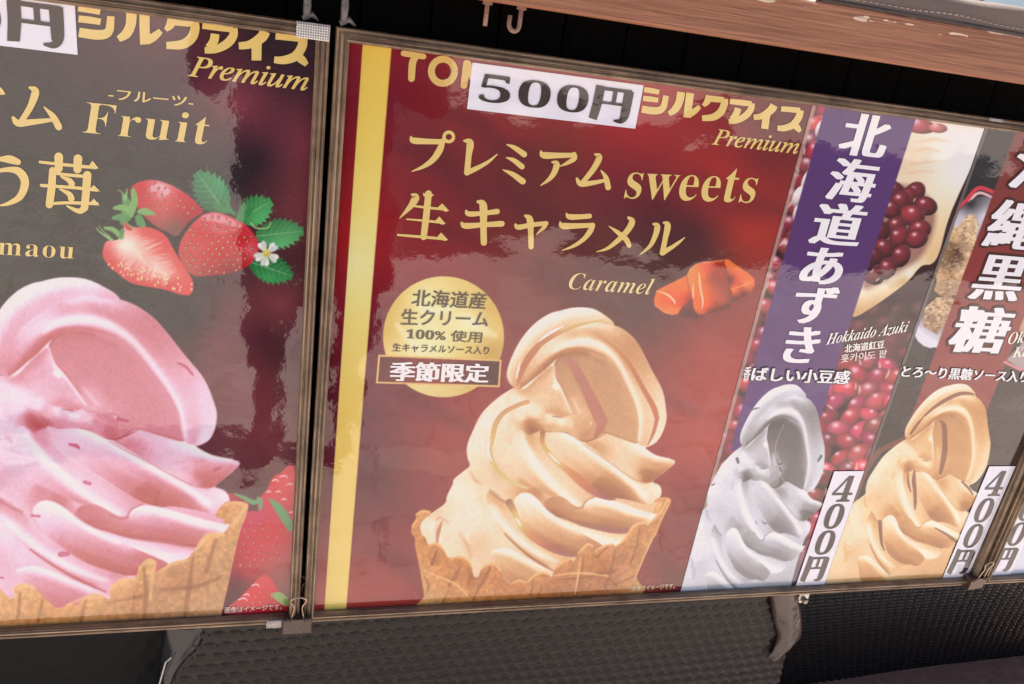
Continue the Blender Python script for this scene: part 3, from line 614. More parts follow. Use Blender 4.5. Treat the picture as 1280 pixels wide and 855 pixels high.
sc_.fill(ub, sharp=True, soft=.5, cols=[(460, 60, 240, 200, 90), (455, 180, 244, 212, 106), (447, 260, 246, 220, 126), (440, 330, 250, 234, 165), (432, 400, 246, 222, 130), (425, 520, 240, 206, 110), (420, 640, 240, 208, 112), (418, 750, 242, 212, 116)])
# caramels
def car(poly, cols, **k): sc_.fill(P(poly), cols=[[q[0], q[1]] + [min(255, 128 + (c_ * f_ - 128) * 1.22) for c_, f_ in zip(q[2:], (1.1, 1.0, .9))] for q in P(cols)], sharp=True, tex=(.05, 5), **k)
car('cm 830,118 880,112 960,170 1080,250 1145,310 1150,370 1110,440 1000,510 930,540 900,420', 'cm 880,140,225,125,75 960,210,220,115,70 1000,290,210,100,60 1120,320,225,115,70 900,330,120,50,35 1000,360,190,85,45 1060,370,232,120,70 940,420,215,110,65 1040,450,120,60,50 940,510,105,52,45', soft=.8)
car('cm 165,425 330,340 480,268 560,300 620,480 500,520 420,590 380,660 330,668 250,650 150,580 138,520', 'cm 250,400,236,120,66 400,320,235,122,66 460,420,228,110,58 180,520,222,112,58 300,620,226,125,75 370,640,236,125,70 430,560,180,78,42 520,480,150,60,34 240,520,215,100,50 330,560,205,95,48', soft=.8)
sc_.stroke(PW('cm 170,432,5 230,448,10 290,478,14 340,530,16 350,560,6'), (255, 232, 190), soft=.7)
sc_.stroke(PW('cm 150,570,5 240,640,6 330,668,5'), (246, 190, 140), soft=.7, alpha=.7)
car('cm 470,280 500,210 550,170 640,140 760,128 835,120 860,240 900,380 925,530 900,590 780,620 660,660 590,672 545,630 530,540 480,400', 'cm 520,230,240,140,85 560,200,235,130,75 660,160,205,90,52 780,150,150,55,42 620,260,232,116,58 600,450,236,120,62 580,640,232,110,56 720,300,150,72,52 800,400,146,72,56 840,540,150,76,58 680,560,200,92,50 720,640,110,54,42 860,590,100,50,42 540,480,228,112,58 830,240,150,66,50', soft=.8)
for q in ('cm 590,250,8 596,330,14 608,430,14 628,520,14 622,600,8', 'cm 536,360,6 530,430,12 534,500,8'): sc_.stroke(PW(q), (255, 226, 190), soft=.7, alpha=.95)
sc_.stroke(PW('cm 470,282,6 500,214,7 555,168,6 640,142,5 830,120,5'), (252, 190, 140), soft=.7, alpha=.8)
for q in ('cm 470,285,5 490,390,7 530,530,6', 'cm 840,130,5 862,240,7 900,380,6 924,520,5', 'cm 600,672,5 780,622,7 900,592,6'): sc_.stroke(PW(q), (86, 32, 20), soft=1.1, alpha=.7)
for q in ('cm 905,410,8 1000,385,12 1130,330,10', 'cm 640,150,8 740,140,10 825,132,8'): sc_.stroke(PW(q), (250, 168, 110), soft=1.0, alpha=.7)
sc_.fill(P('cm 400,640 540,600 640,690 560,720 420,700'), (40, 16, 20), soft=5, alpha=.4)
# cone behind, swirl, sauce, cone in front
CONE = ('c4 165,900 160,780 150,700 125,560 100,440 100,390 75,350 80,300 105,265 110,225 150,203 205,210 190,238 155,265 135,300 142,360 170,385 190,428 240,420 280,450 310,500 330,520 390,510 440,525 475,570 492,640 522,642 550,580 590,558 632,560 '
        '662,592 692,652 732,688 790,670 832,680 900,630 950,615 990,625 1012,648 1032,590 1080,545 1130,525 1160,540 1190,480 1250,425 1286,440 c5 545,472 600,442 670,425 692,442 742,400 792,320 832,290 890,285 905,295 952,250 985,200 1000,150 '
        '950,150 960,128 990,118 1040,120 1056,150 1000,262 900,482 830,642 770,790')
sc_.fill(P('c5 800,330 900,160 950,135 985,118 1040,119 1057,150 1000,262 940,390'), soft=.8, cols=P('c5 960,170,236,176,108 1000,160,240,188,124 1040,140,236,186,126 940,260,214,150,88 990,250,226,166,100'))
cram = ramp_of([(0, 120, 64, 34), (.2, 170, 104, 62), (.4, 210, 152, 100), (.6, 234, 190, 142), (.8, 248, 222, 186), (1, 255, 246, 232)])
swirl(sc_, cram, 'c5 930,240 860,320 700,460 560,560 400,640 200,740 0,760 c4 640,760 500,700 320,560')
AMB, GLD, PUR = (204, 136, 90), (222, 188, 112), (164, 92, 84)
def sauce(q, cols, soft=.7, alpha=.95): sc_.stroke(PW(q), None, soft=soft, alpha=alpha, cols=cols)
sauce('c1 772,178,10 700,164,18 620,174,22 530,196,30 450,228,34 380,264,36 300,316,38 250,372,46 210,424,46 170,504,36 150,565,22 140,600,8', [GLD, GLD, (222, 176, 112), AMB, (196, 122, 86), (200, 122, 80), (200, 130, 88)])
sauce('c1 640,248,6 720,288,14 800,348,20 880,440,26 940,540,30 1000,650,34 1050,740,38 1068,800,34 c3 965,130,28 942,220,22 905,300,8', [(222, 170, 130), AMB, (196, 118, 76), (204, 118, 78), (196, 112, 70), (190, 110, 72)])
sauce('c1 440,430,14 500,445,56 560,540,66 610,640,70 660,740,80 700,830,84 c3 600,130,62 588,190,54 550,245,16', [(194, 124, 106), (184, 110, 98), (188, 112, 98), (190, 112, 90), (180, 102, 82)], 1.1, .85)
sauce('c2 850,225,30 780,250,30 690,300,32 640,370,34 620,450,36 600,540,30 615,620,30 660,690,30 720,740,28 800,785,22 850,800,8', [(220, 160, 106), (214, 156, 104), GLD, (218, 190, 116), (224, 200, 130), (226, 206, 150)])
sauce('c3 205,215,36 205,290,32 250,360,32 320,430,36 400,490,52 480,560,58 560,620,46 640,655,26 692,664,6', [(186, 110, 66), (222, 180, 104), (226, 190, 110), (214, 140, 80), (196, 112, 78), PUR, PUR])
sauce('c4 728,150,50 760,210,44 790,280,32 830,335,40 900,392,46 1000,450,48 1100,492,32 1165,508,6', [(168, 108, 78), GLD, (226, 194, 112), (212, 142, 84), (190, 108, 76), PUR, PUR])
sauce('c5 440,300,4 540,318,20 650,335,34 740,342,32 800,328,14', [(176, 104, 72), PUR, PUR, (150, 86, 92)])
sauce('c4 280,275,12 258,340,26 248,412,20', [(220, 170, 120), (196, 130, 90), (206, 150, 110)])
for q in ('c1 285,305,4 340,260,18 400,225,16 452,202,4', 'c1 160,440,4 146,500,15 136,556,3', 'c2 604,470,4 588,540,14 598,590,14 618,628,4', 'c3 240,348,4 280,390,15 322,428,5', 'c4 770,250,4 790,280,14 808,308,4', 'c4 268,362,3 266,400,10 268,415,3'):
    sc_.stroke(PW(q), (255, 252, 246), soft=.6)
sc_.stroke(PW('c1 772,178,3 700,160,4 620,166,4 530,186,4 430,228,4'), (250, 240, 214), soft=.6, alpha=.8)
ccol = P('c4 140,240,236,180,118 95,320,228,168,104 130,460,230,170,106 180,640,238,186,122 200,780,242,198,140 220,500,222,158,96 300,560,226,160,96 340,660,222,154,90 430,560,230,166,104 420,700,224,158,94 480,640,196,130,76 590,590,230,164,100 '
         '640,680,222,152,88 560,730,232,170,106 720,740,220,150,90 820,690,224,156,94 900,670,230,166,104 950,720,206,140,84 c5 330,580,222,158,100 300,660,206,142,88 400,680,202,140,88 490,480,228,166,108 520,600,206,144,90 650,470,220,156,98 640,600,198,138,88 '
         '820,330,228,170,108 760,430,212,150,94 840,460,206,146,92 880,340,214,154,98 960,270,226,170,108 900,430,232,180,118 800,660,226,176,122 700,680,206,148,98 1020,150,236,184,122')
sc_.fill(P(CONE), soft=.8, cols=[[q[0], q[1], q[2] * .92, q[3] * .84, q[4] * .74] for q in ccol], tex=(.15, 3.6))
DK, LT = (146, 84, 42), (246, 196, 128)
for q in ('c4 400,580,10 370,640,26 330,700,20', 'c4 600,580,12 570,650,28 520,730,18 490,800,12', 'c4 250,460,10 215,560,26', 'c4 320,740,14 280,830,14', 'c4 160,640,8 190,700,16 175,760,8', 'c4 890,660,10 870,760,18', 'c5 200,690,8 170,800,16', 'c5 290,665,8 480,650,18 700,600,14',
          'c5 480,500,10 460,640,18 430,760,14', 'c5 690,470,10 660,600,18 620,720,14', 'c5 560,520,10 640,440,14', 'c5 850,320,8 830,440,14 790,560,12', 'c5 620,700,8 730,680,12 820,640,8'):
    sc_.stroke(PW(q), DK, soft=1.2, alpha=.62)
for q in ('c4 110,230,14 150,206,16 196,212,10', 'c4 84,310,12 108,268,14', 'c4 190,436,12 240,424,20 285,456,16', 'c4 330,530,10 390,514,20 445,530,18 478,578,12', 'c4 545,590,10 590,562,20 635,566,20 668,600,14', 'c4 740,694,8 790,672,16 835,682,14', 'c4 850,680,12 905,632,18 955,618,18 1000,634,14',
          'c4 1035,592,12 1085,548,18 1130,530,16', 'c4 1190,484,10 1250,430,18 1285,442,12', 'c5 560,470,10 610,442,16 672,430,14', 'c5 690,440,10 745,402,14 795,326,18 835,294,18 890,288,14', 'c5 905,300,12 960,250,16 1000,200,16 1040,130,14', 'c4 470,800,10 380,700,16 240,640,12 150,600,8',
          'c5 280,640,8 440,620,16 640,640,10', 'c5 455,520,10 440,640,14 420,760,12', 'c5 1050,150,6 990,275,7 890,490,8 810,680,8'):
    sc_.stroke(PW(q), LT, soft=1.0, alpha=.72)
for _ in range(260):
    x, y = random.uniform(518, 830), random.uniform(650, 760)
    sc_.stroke([[x, y, random.uniform(.6, 1.8)], [x + random.uniform(-2, 2), y + random.uniform(-1, 3), .6], [x + random.uniform(-3, 3), y + 4, .5]], random.choice([DK, LT, (228, 160, 100)]), soft=.8, alpha=.0 if not (x - 518 > (700 - y) * 3 and y > 735 - abs(x - 620) * .1) else .35)
# gold seal and its banner
sc_.fill([(554.4 + 75.6 * math.cos(t), 421 + 75.6 * math.sin(t)) for t in np.linspace(0, 2 * math.pi, 40)[:-1]], soft=.6,
         cols=P('bd 475,90,236,214,128 200,230,226,198,100 350,220,250,238,170 475,300,240,224,150 650,200,228,204,112 760,300,220,186,92 830,420,228,196,104 640,380,252,242,186 500,430,244,228,160 300,420,246,232,164 130,420,222,188,90 200,540,240,222,148 420,540,250,240,180 620,520,232,208,120 780,540,206,168,78'))
for q in ('bd 300,240,30 420,300,60 560,250,30', 'bd 620,330,20 700,400,60 800,450,30', 'bd 180,380,20 260,470,50 330,560,30'): sc_.stroke(PW(q), (255, 250, 214), soft=4, alpha=.5)
sc_.fill(P('bd 65,570 840,602 828,775 50,750'), (236, 190, 120), sharp=True, soft=.5)
sc_.fill(P('bd 76,582 828,612 817,763 62,740'), sharp=True, soft=.5, cols=P('bd 100,600,96,38,34 400,690,150,60,48 240,650,128,46,40 600,700,120,50,44 800,740,76,34,32'))
sc_.grain(2.6)
caramel = sc_.build('printed_sheet', PM, frame_c, 0.0)
caramel['label'] = 'dark red poster with a caramel soft serve cone and a gold stripe'

def words(parent, col, body, BL, BR, TL, label=None, base=.0005, **k):
    i = Ink(base); i.text(body, BL, BR, TL, **k); return i.build(col, parent, label)
# brush-like title strokes
t1 = Ink()
for q in ('g1 108,94,8 122,116,36 200,122,32 290,124,30', 'g1 290,118,28 272,170,38 235,225,34 180,265,22 112,294,5',
          'g1 412,118,12 445,130,42 438,200,34 428,300,34', 'g1 428,300,32 490,272,26 550,238,18 600,196,6', 'g1 655,140,6 700,158,26 755,196,34', 'g1 652,214,6 695,230,26 742,266,32', 'g1 634,284,6 690,310,28 746,350,36',
          'g1 850,176,8 866,200,38 940,202,32 1040,200,26', 'g1 1040,196,28 1040,220,30 1000,246,20 958,264,6', 'g1 914,240,10 940,250,34 926,300,32 895,340,22 848,374,5',
          'g1 1160,196,12 1184,212,34 1150,280,32 1085,360,26', 'g1 1056,334,14 1078,364,32 1150,358,26 1225,342,18', 'g1 1194,288,8 1222,330,28 1234,384,34'):
    t1.stroke(PW(q))
ring = [(*px_of(*uv(490 + (324 + 27 * math.cos(t)) / 4.5714, 150 + (96 + 27 * math.sin(t)) / 4.5714)), 4.2) for t in np.linspace(0, 2 * math.pi, 22)]
t1.stroke(ring, n=2, cap=False); t1.build(GOLD, caramel)
t2 = Ink()
for q in ('g1 112,424,10 134,442,44 106,492,32 44,560,5', 'g1 122,490,12 200,500,14 306,510,14', 'g1 84,566,8 200,576,14 290,586,14', 'g1 34,656,12 180,668,16 306,680,14', 'g1 208,420,38 196,540,38 180,668,36',
          'g1 490,466,16 520,486,44 522,600,38 524,700,36', 'g1 424,520,16 440,536,30 520,532,26 600,522,32', 'g1 398,588,16 420,604,34 520,598,28 626,592,34',
          'g1 760,546,14 786,566,38 792,640,32 794,724,30', 'g1 706,598,16 722,612,30 800,598,26 880,590,26', 'g1 880,588,24 870,610,22 846,632,14 824,654,5',
          'g1 996,534,10 1014,552,32 1080,552,28 1128,548,28', 'g1 960,582,10 976,604,36 1060,604,30 1140,600,26', 'g2 470,298,36 452,340,40 404,400,32 330,450,24 246,482,6',
          'g2 730,244,20 756,272,44 720,340,42 640,420,34 570,470,22 496,492,5', 'g2 588,306,6 650,350,30 710,400,40 734,446,34', 'g2 912,290,18 938,306,44 926,370,38 886,450,28 810,514,6', 'g2 986,280,16 1014,300,46 996,400,38 976,500,40', 'g2 976,500,40 1040,462,30 1100,420,20 1138,388,6'):
    t2.stroke(PW(q))
for q in ('g1 262,498 286,476 326,518 304,524', 'g1 244,578 270,550 306,592 286,598', 'g1 254,672 280,642 320,684 300,690', 'g1 176,416 240,424 226,440 180,436'): t2.poly(P(q))
t2.build(GOLD, caramel)
words(caramel, GOLD, serif('sweets'), (779.5, 248), (941, 254), (788, 204), off=-.006, space=1.03)
words(caramel, CREAM, serif('Caramel', 'bi'), (709.5, 361), (813.5, 368.5), (714, 340), off=-.006, space=1.04)
words(caramel, GOLD, serif('Premium', 'i'), (889, 180.5), (996, 192.5), (893.5, 161), grow=(.010, .006))
DKB = (88, 72, 52)
words(caramel, DKB, '北海道産', (514, 382.5), (606, 386.5), (516.5, 361.5), grow=(.022, .006))
words(caramel, DKB, '生クリーム', (501, 405.5), (609, 408), (502.5, 386), grow=(.022, .006))
words(caramel, DKB, serif('100% ') + '使用', (507.5, 423.8), (601.5, 428.6), (508.7, 409.8), grow=(.012, .004))
words(caramel, DKB, '生キャラメルソース入り', (490, 439.2), (610, 443.2), (491.4, 428.8), grow=(.02, .004))
words(caramel, (248, 244, 244), '季節限定', (487.8, 475.6), (608.7, 478.0), (489.2, 451.7), grow=(.045, .012))
words(caramel, (236, 214, 170), '画像はイメージです。', (790, 739), (843, 735.5), (790, 732), grow=(.01, .01))
def logo(parent, fix):                                # the rounded heavy katakana
    i = Ink()
    for q in ('g4 34,42,36 90,50,37 152,62,34', 'g4 36,100,36 90,106,37 154,116,34', 'g4 38,172,50 120,184,52 176,182,50 200,160,46 206,120,42 208,86,40', 'g4 318,64,58 314,130,54 290,180,52 248,208,34',
              'g4 388,72,56 388,150,54 392,236,56', 'g4 388,212,50 420,206,46 450,186,40 474,164,30', 'g4 534,92,44 526,130,46 500,160,24', 'g4 520,110,42 590,118,42 650,124,40', 'g4 652,118,46 656,150,50 640,200,52 590,236,50 504,242,38',
              'g4 696,134,38 780,144,40 860,154,38', 'g4 862,150,42 860,190,46 830,230,48 770,262,40 708,268,34', 'g4 764,180,46 756,220,48 730,256,44', 'g4 1030,166,56 1010,200,56 950,236,44 890,244,38', 'g4 985,226,54 984,322,52',
              'g4 1086,192,36 1160,198,38 1230,206,38', 'g4 1232,204,48 1226,250,50 1190,300,50 1130,320,44 1078,318,34', 'g4 1186,288,40 1226,318,44 1252,346,24'):
        i.stroke([[*fix((p[0], p[1])), p[2] * fix.k] for p in PW(q)], cap=False)
    return i.build(GOLD, parent)
fixm = lambda p: px_of(*(np.r_[uv(*p), 1] @ fixm.T))
_a = np.array([list(uv(*p)) + [1] for p in ((98, 49), (384, 84), (99, 6), (384, 46))]); _b = np.array([uv(*p) for p in ((800.5, 143), (999.5, 167), (805.5, 109), (1004.5, 136))])
fixm.T = np.linalg.lstsq(_a, _b, rcond=None)[0]; fixm.k = .76
logo(caramel, fixm)
i = Ink()
for q in ('sl 318,142,22 394,154,22', 'sl 362,158,26 352,180,28 348,238,26', 'sl 558,180,27 548,264,26', 'sl 562,180,26 580,230,26 600,260,22'): i.stroke(PW(q))
i.stroke([(400 + (468 + 44 * math.cos(t)) / 3.0476, 20 + (210 + 46 * math.sin(t)) / 3.0476, 8.6) for t in np.linspace(0, 2 * math.pi, 26)], n=2, cap=False); i.build((226, 190, 112), caramel)

# ------------------------------------------------------------------ azuki poster
sa = Sheet(UA + .0006, V0 - .003, UK, V1 + .003, .0011, (52, 18, 28))
def upx(u, v): return px_of(u, v)
def beans(s, x0, y0, x1, y1, step, size, dark, inside):
    y = y0; r = 0
    while y < y1:
        x = x0 + (r % 2) * step * .5
        while x < x1:
            px, py = x + random.uniform(-4, 4), y + random.uniform(-3.5, 3.5)
            if inside(px, py):
                k = dark(px, py); c = np.array((random.uniform(132, 168), random.uniform(38, 60), random.uniform(54, 76))) * k * random.uniform(.7, 1.08)
                z = size * random.uniform(.9, 1.15)
                s.bean(px, py, z * 1.06, z * random.uniform(.62, .76), random.uniform(-.9, .9), c, hl=(250, 225, 232) if k > .8 else (170, 110, 125), rim=.5, ha=.85 if k > .8 else .35, hs=random.uniform(.16, .28) if k > .8 else .34, hpos=(random.uniform(-.4, .1), random.uniform(-.55, -.3)))
                if k > .8 and random.random() < .30:
                    an = random.uniform(0, 6.28); ca, sa_ = math.cos(an) * z, math.sin(an) * z * .75; s.stroke([[px + ca * .75 - sa_ * .45, py + sa_ * .75 + ca * .4, .8], [px + ca * .7, py + sa_ * .7, 3.0], [px + ca * .75 + sa_ * .45, py + sa_ * .75 - ca * .4, .8]], (232, 200, 192), soft=.8, alpha=.8)
            x += step
        y += step * .66; r += 1
beans(sa, 1010, 390, 1160, 470, 27, 16, lambda x, y: .55 if y < 440 else .8, lambda x, y: True)
beans(sa, 880, 140, 1050, 620, 26, 15.5, lambda x, y: 1.12, lambda x, y: x < 1052 - (y - 140) * .27)
beans(sa, 985, 455, 1130, 600, 25, 15.5, lambda x, y: 1.28, lambda x, y: True)
beans(sa, 960, 600, 1060, 700, 24, 14, lambda x, y: 1.1, lambda x, y: True)
for x, y, w in ((1026, 160, 12), (1022, 205, 20), (1012, 225, 18), (1002, 262, 18), (998, 245, 14)): sa.bean(x, y, w, w * .5, -1.1, (236, 214, 214), hl=(255, 255, 255), rim=.2)
# wooden spoon
sa.fill(P('sp 925,225 1160,245 1160,275 1048,520 1010,650 985,690 c1 2500,0 hd 690,14 600,112 420,242 300,300 345,150'.replace('c1 2500,0 ', '')), soft=.8,
        cols=P('sp 1100,280,252,250,250 1000,330,250,240,224 940,330,244,222,192 1060,420,252,246,236 980,480,246,228,200 1030,560,240,216,170 980,660,232,200,150 900,390,240,216,184 hd 620,60,250,238,212 480,120,250,240,214 360,170,248,232,200 600,100,226,194,142 420,220,224,188,134 320,270,214,172,116 500,170,236,206,158'))
for q in ('sp 930,330,6 970,322,8 1010,330,5', 'sp 920,370,5 960,366,7 1000,360,4', 'sp 910,402,4 950,394,6 990,396,4', 'sp 940,300,4 990,292,8 1040,300,5'): sa.stroke(PW(q), (226, 188, 140), soft=2.2, alpha=.55)
sa.bean(1150, 158, 20, 9, .1, (176, 70, 84)); sa.bean(1172, 160, 12, 6, .1, (200, 110, 110))
sa.fill(P('sp 800,560 870,440 960,460 1000,540 960,660 880,720 760,770'), (120, 66, 62), soft=5, alpha=.6)
for x, y, k in ((860, 455, .85), (930, 462, 1), (905, 478, .9), (965, 505, 1), (882, 490, 1), (920, 535, 1.12), (850, 515, .9), (868, 570, 1), (945, 580, .95), (820, 590, .8), (880, 605, 1.05), (935, 610, 1.05), (830, 640, .9), (885, 665, 1), (795, 665, .75), (840, 705, .95), (795, 725, .9), (770, 690, .7)):
    X_, Y_ = 780 + x / 2.56, 60 + y / 2.56
    sa.bean(X_, Y_, 15.0 * (1.0 if k < 1.1 else 1.12), 11.8 * (1.0 if k < 1.1 else 1.12), random.uniform(-1.1, .6), np.array((136, 46, 54)) * k * random.uniform(.85, 1.05), hl=(250, 216, 224), rim=.6, ha=.9, hs=.19, hpos=(random.uniform(-.4, 0), -.45))
    if random.random() < .4: an = random.uniform(.2, 2.2); sa.stroke([[X_ + 11 * math.cos(an) - 3 * math.sin(an), Y_ + 8 * math.sin(an) + 3 * math.cos(an), .7], [X_ + 10 * math.cos(an), Y_ + 8 * math.sin(an), 2.2], [X_ + 11 * math.cos(an) + 3 * math.sin(an), Y_ + 8 * math.sin(an) - 3 * math.cos(an), .7]], (232, 200, 188), soft=.7, alpha=.75)
sa.fill([upx(.3786, V0 - .01), upx(.5236, V0 - .01), upx(.5236, .17), upx(.3786, .17)], sharp=True, soft=.6, cols=[(1080, 150, 88, 54, 116), (1040, 250, 86, 48, 108), (1000, 400, 88, 50, 112), (960, 520, 92, 54, 118)])
sa.stroke([[*upx(UA + .003, V0), 5.5], [*upx(UA + .003, 0), 5.5], [*upx(UA + .003, V1), 5.5]], (190, 160, 146), soft=.6, alpha=.75)
motif(sa, SRC, [(1007.8, 496.8), (922.6, 558.4), (1009.4, 612), (943, 598), (955.7, 672), (918, 659)])
gram = ramp_of([(0, 56, 52, 54), (.2, 98, 93, 92), (.4, 150, 147, 148), (.6, 188, 188, 194), (.8, 216, 219, 228), (1, 246, 248, 255)])
swirl(sa, gram, 'c5 930,240 900,420 860,700 760,900 400,1000 c4 500,1000 200,1000 0,900 0,600', .22)
for q in ('c1 150,300,10 200,285,14 240,280,8', 'c3 -20,30,30 0,60,26', 'c1 560,720,10 600,770,16 640,760,10', 'c1 620,800,14 650,830,12', 'c1 1060,740,20 1085,700,26', 'c3 420,560,10 450,580,16 480,570,8', 'c4 640,620,14 680,630,18', 'c2 480,470,14 510,460,10', 'c3 340,560,12 360,580,10'):
    sa.stroke(PW(q), (70, 66, 78), soft=1.0, alpha=.75)
sa.M = lambda p: p; sa.k = 1
sa.fill([(905, 610), (960, 625), (1010, 660), (1000, 740), (850, 745), (880, 660)], (222, 230, 248), soft=14, alpha=.34)
sa.stroke([[985, 612, .8], [975, 590, 1.0], [969, 560, 1.1], [980, 530, .6]][::-1], (190, 182, 170), soft=.5, alpha=.7)
sa.grain(2.4)
azuki = sa.build('printed_sheet', PM, frame_c, -.00035); azuki['label'] = 'azuki poster strip with a purple band and a grey soft serve swirl'
WH = (246, 244, 248)
i = Ink(.0009)
for ch, cx, cy, w, h in (('北', 1081.5, 169.5, 54, 53), ('海', 1065.5, 225.5, 54, 54), ('道', 1048, 280.5, 58, 53), ('あ', 1028.5, 332.5, 47, 46), ('ず', 1017.5, 381, 48, 48), ('き', 1002, 431, 38, 46)):
    i.glyph(ch, cx, cy, w, h, grow=(.045, .006))
i.build(WH, azuki)
def outlined(parent, body, BL, BR, TL, base=.0009, g=(.035, .012), col=WH, dark=(26, 20, 24), ring=.075):
    j = Ink(base); j.text(body, BL, BR, TL, grow=g, ring=ring); j.build(dark, parent)
    j = Ink(base + .00065); j.text(body, BL, BR, TL, grow=g); j.build(col, parent)
outlined(azuki, 'ばしい小豆感', (938, 475), (1059, 479.5), (941, 458))
words(azuki, WH, '香', (927.5, 474.5), (935.5, 475), (931, 457.5), base=.0009, grow=(.03, .01))
words(azuki, (250, 246, 236), serif('Hokkaido Azuki', 'bi'), (1031, 432), (1132.5, 415.5), (1034.5, 416.5), base=.0009)
words(azuki, (250, 246, 236), '北海道紅豆', (1055, 440.5), (1104, 434.5), (1055.5, 430.5), base=.0009, grow=(.035, .012))
words(azuki, (240, 232, 224), '홋카이도 팥', (1050, 453), (1107, 446.5), (1051, 442.5), base=.0009, grow=(.02, .006))

# ------------------------------------------------------------------ brown sugar poster
sk = Sheet(UK + .0006, V0 - .003, U1 + .003, V1 + .003, .0012, (38, 34, 34))
sk.C = Sheet.field([(1240, 180, 46, 44, 46), (1200, 260, 36, 34, 36), (1120, 480, 60, 48, 42), (1070, 620, 34, 30, 32), (1250, 520, 64, 48, 40), (1270, 420, 60, 46, 40), (1140, 440, 44, 38, 36)], sk.X, sk.Y)
sk.stroke(PW('ks 175,312,10 225,262,12 268,220,13 330,242,12'), (214, 62, 80), soft=.6); sk.stroke(PW('ks 172,330,8 225,280,8 268,236,9 330,262,8'), (236, 186, 192), soft=.6)
sk.fill(P('ks 178,335 262,250 330,280 330,420 200,600 130,735 60,700 90,600'), soft=.8, cols=P('ks 240,275,58,54,58 190,335,206,202,214 210,310,190,186,198 285,310,216,212,226 150,480,60,46,38 250,480,70,54,44 90,600,70,56,50 80,680,214,212,228 130,725,226,226,240 180,620,70,56,48'))
sk.stroke(PW('ks 62,660,10 80,700,22 132,728,20 160,735,8'), (228, 228, 242), soft=.8)
def lump(poly, cols):
    pp = P(poly); sk.fill(pp, soft=.8, sharp=True, cols=[[q_[0], q_[1]] + [min(250, c_ * 1.16 + 8) for c_ in q_[2:]] for q_ in P(cols)], tex=(.22, 6.5)); q = np.array(pp)
    for _ in range(420):
        x, y = random.uniform(q[:, 0].min(), q[:, 0].max()), random.uniform(q[:, 1].min(), q[:, 1].max())
        k = 0; n = len(q)
        for a in range(n):
            (xa, ya), (xb, yb) = q[a], q[(a + 1) % n]
            if (ya > y) != (yb > y) and x < (xb - xa) * (y - ya) / (yb - ya) + xa: k ^= 1
        if k: sk.stroke([[x, y, random.uniform(.8, 2.2)], [x + 1, y + random.uniform(-1, 1), 1.2], [x + 2, y, .6]], random.choice([(212, 184, 148), (120, 88, 58), (190, 158, 122), (98, 70, 46), (228, 206, 176)]), soft=.6, alpha=.6)
lump('ks 158,420 170,392 166,372 182,352 206,338 222,316 244,303 256,312 266,340 258,378 264,404 246,440 240,468 222,486 226,512 208,546 196,566 160,574 138,566 122,552 132,520 124,496 134,466 130,440', 'ks 190,380,178,146,110 196,426,70,46,32 190,455,84,58,40 240,330,196,168,134 180,440,96,68,46 230,430,176,146,112 150,480,160,128,94 180,540,146,114,80 210,480,186,156,122')
lump('ks 92,610 130,575 180,572 200,590 150,670 130,695 88,668', 'ks 120,610,188,158,124 160,600,166,134,100 110,660,130,96,66 150,650,168,138,104')
sk.fill([upx(.6958, V0 - .01), upx(.8440, V0 - .01), upx(.8440, .16), upx(.6958, .16)], sharp=True, soft=.6, cols=[(1270, 200, 122, 50, 44), (1210, 330, 140, 54, 50), (1230, 420, 150, 60, 54), (1180, 490, 146, 60, 54)])
sk.fill(P('hd 1185,540 1250,470 1290,440 1290,600 1200,560'), (206, 190, 190), soft=1, alpha=.8); sk.stroke(PW('hd 1170,560,16 1230,590,16 1290,620,14'), (224, 130, 140), soft=.8); sk.fill(P('hd 1255,360 1290,290 1290,400 1255,390'), (196, 160, 130), soft=1)
sk.stroke([[*upx(UK + .0028, V0), 4.6], [*upx(UK + .0028, 0), 4.6], [*upx(UK + .0028, V1), 4.6]], (112, 102, 100), soft=.6, alpha=.85)
motif(sk, SRC, [(1217.5, 493.7), (1133, 551.5), (1214.3, 605.9), (1140, 585), (1151, 653), (1115, 645)])
kram = ramp_of([(0, 136, 78, 38), (.2, 180, 116, 62), (.4, 210, 152, 90), (.6, 230, 182, 122), (.8, 244, 212, 164), (1, 255, 244, 220)])
sk.stroke(PW('c1 100,600,40 40,640,50 c2 480,260,50 400,420,50 370,560,50 c4 320,80,30'), (120, 70, 48), soft=.8)
swirl(sk, kram, 'c5 930,240 900,420 860,700 760,900 400,1000 c4 500,1000 200,1000 0,900 -40,600')
BR = (136, 80, 56)
for q in ('c1 772,176,10 700,165,30 600,170,36 500,205,38 400,262,34 320,320,26 250,390,18', 'c1 240,400,10 190,480,26 150,560,20', 'c1 450,430,20 510,470,46 560,580,50 600,690,52 620,800,50 c3 520,220,30', 'c3 215,215,20 240,300,40 290,400,36 330,500,30 350,560,10', 'c3 140,230,10 190,330,22 240,400,12',
          'c4 735,150,40 770,230,36 820,330,26 880,400,12', 'c4 110,380,40 120,500,44 150,640,40 190,740,20', 'c5 640,180,14 760,220,26 880,270,30 940,300,16', 'c3 800,290,20 900,350,24 960,400,16'):
    sk.stroke(PW(q), BR, soft=.9, alpha=.9)
sk.M = lambda p: p; sk.k = 1
sk.grain(2.4)
kokuto = sk.build('printed_sheet', PM, frame_c, -.0007); kokuto['label'] = 'brown sugar poster strip with a brick red band and a tan soft serve swirl'
for ch, cx, cy, w, h in (('沖', 1301, 208, 62, 64), ('縄', 1268, 281, 60, 62), ('黒', 1249, 347.5, 57, 58), ('糖', 1226, 412, 65, 60)):
    j = Ink(.0012); j.glyph(ch, cx, cy, w, h, grow=(.042, .006), ring=.05); j.build((74, 38, 34), kokuto)
    j = Ink(.00185); j.glyph(ch, cx, cy, w, h, grow=(.042, .006)); j.build(WH, kokuto)
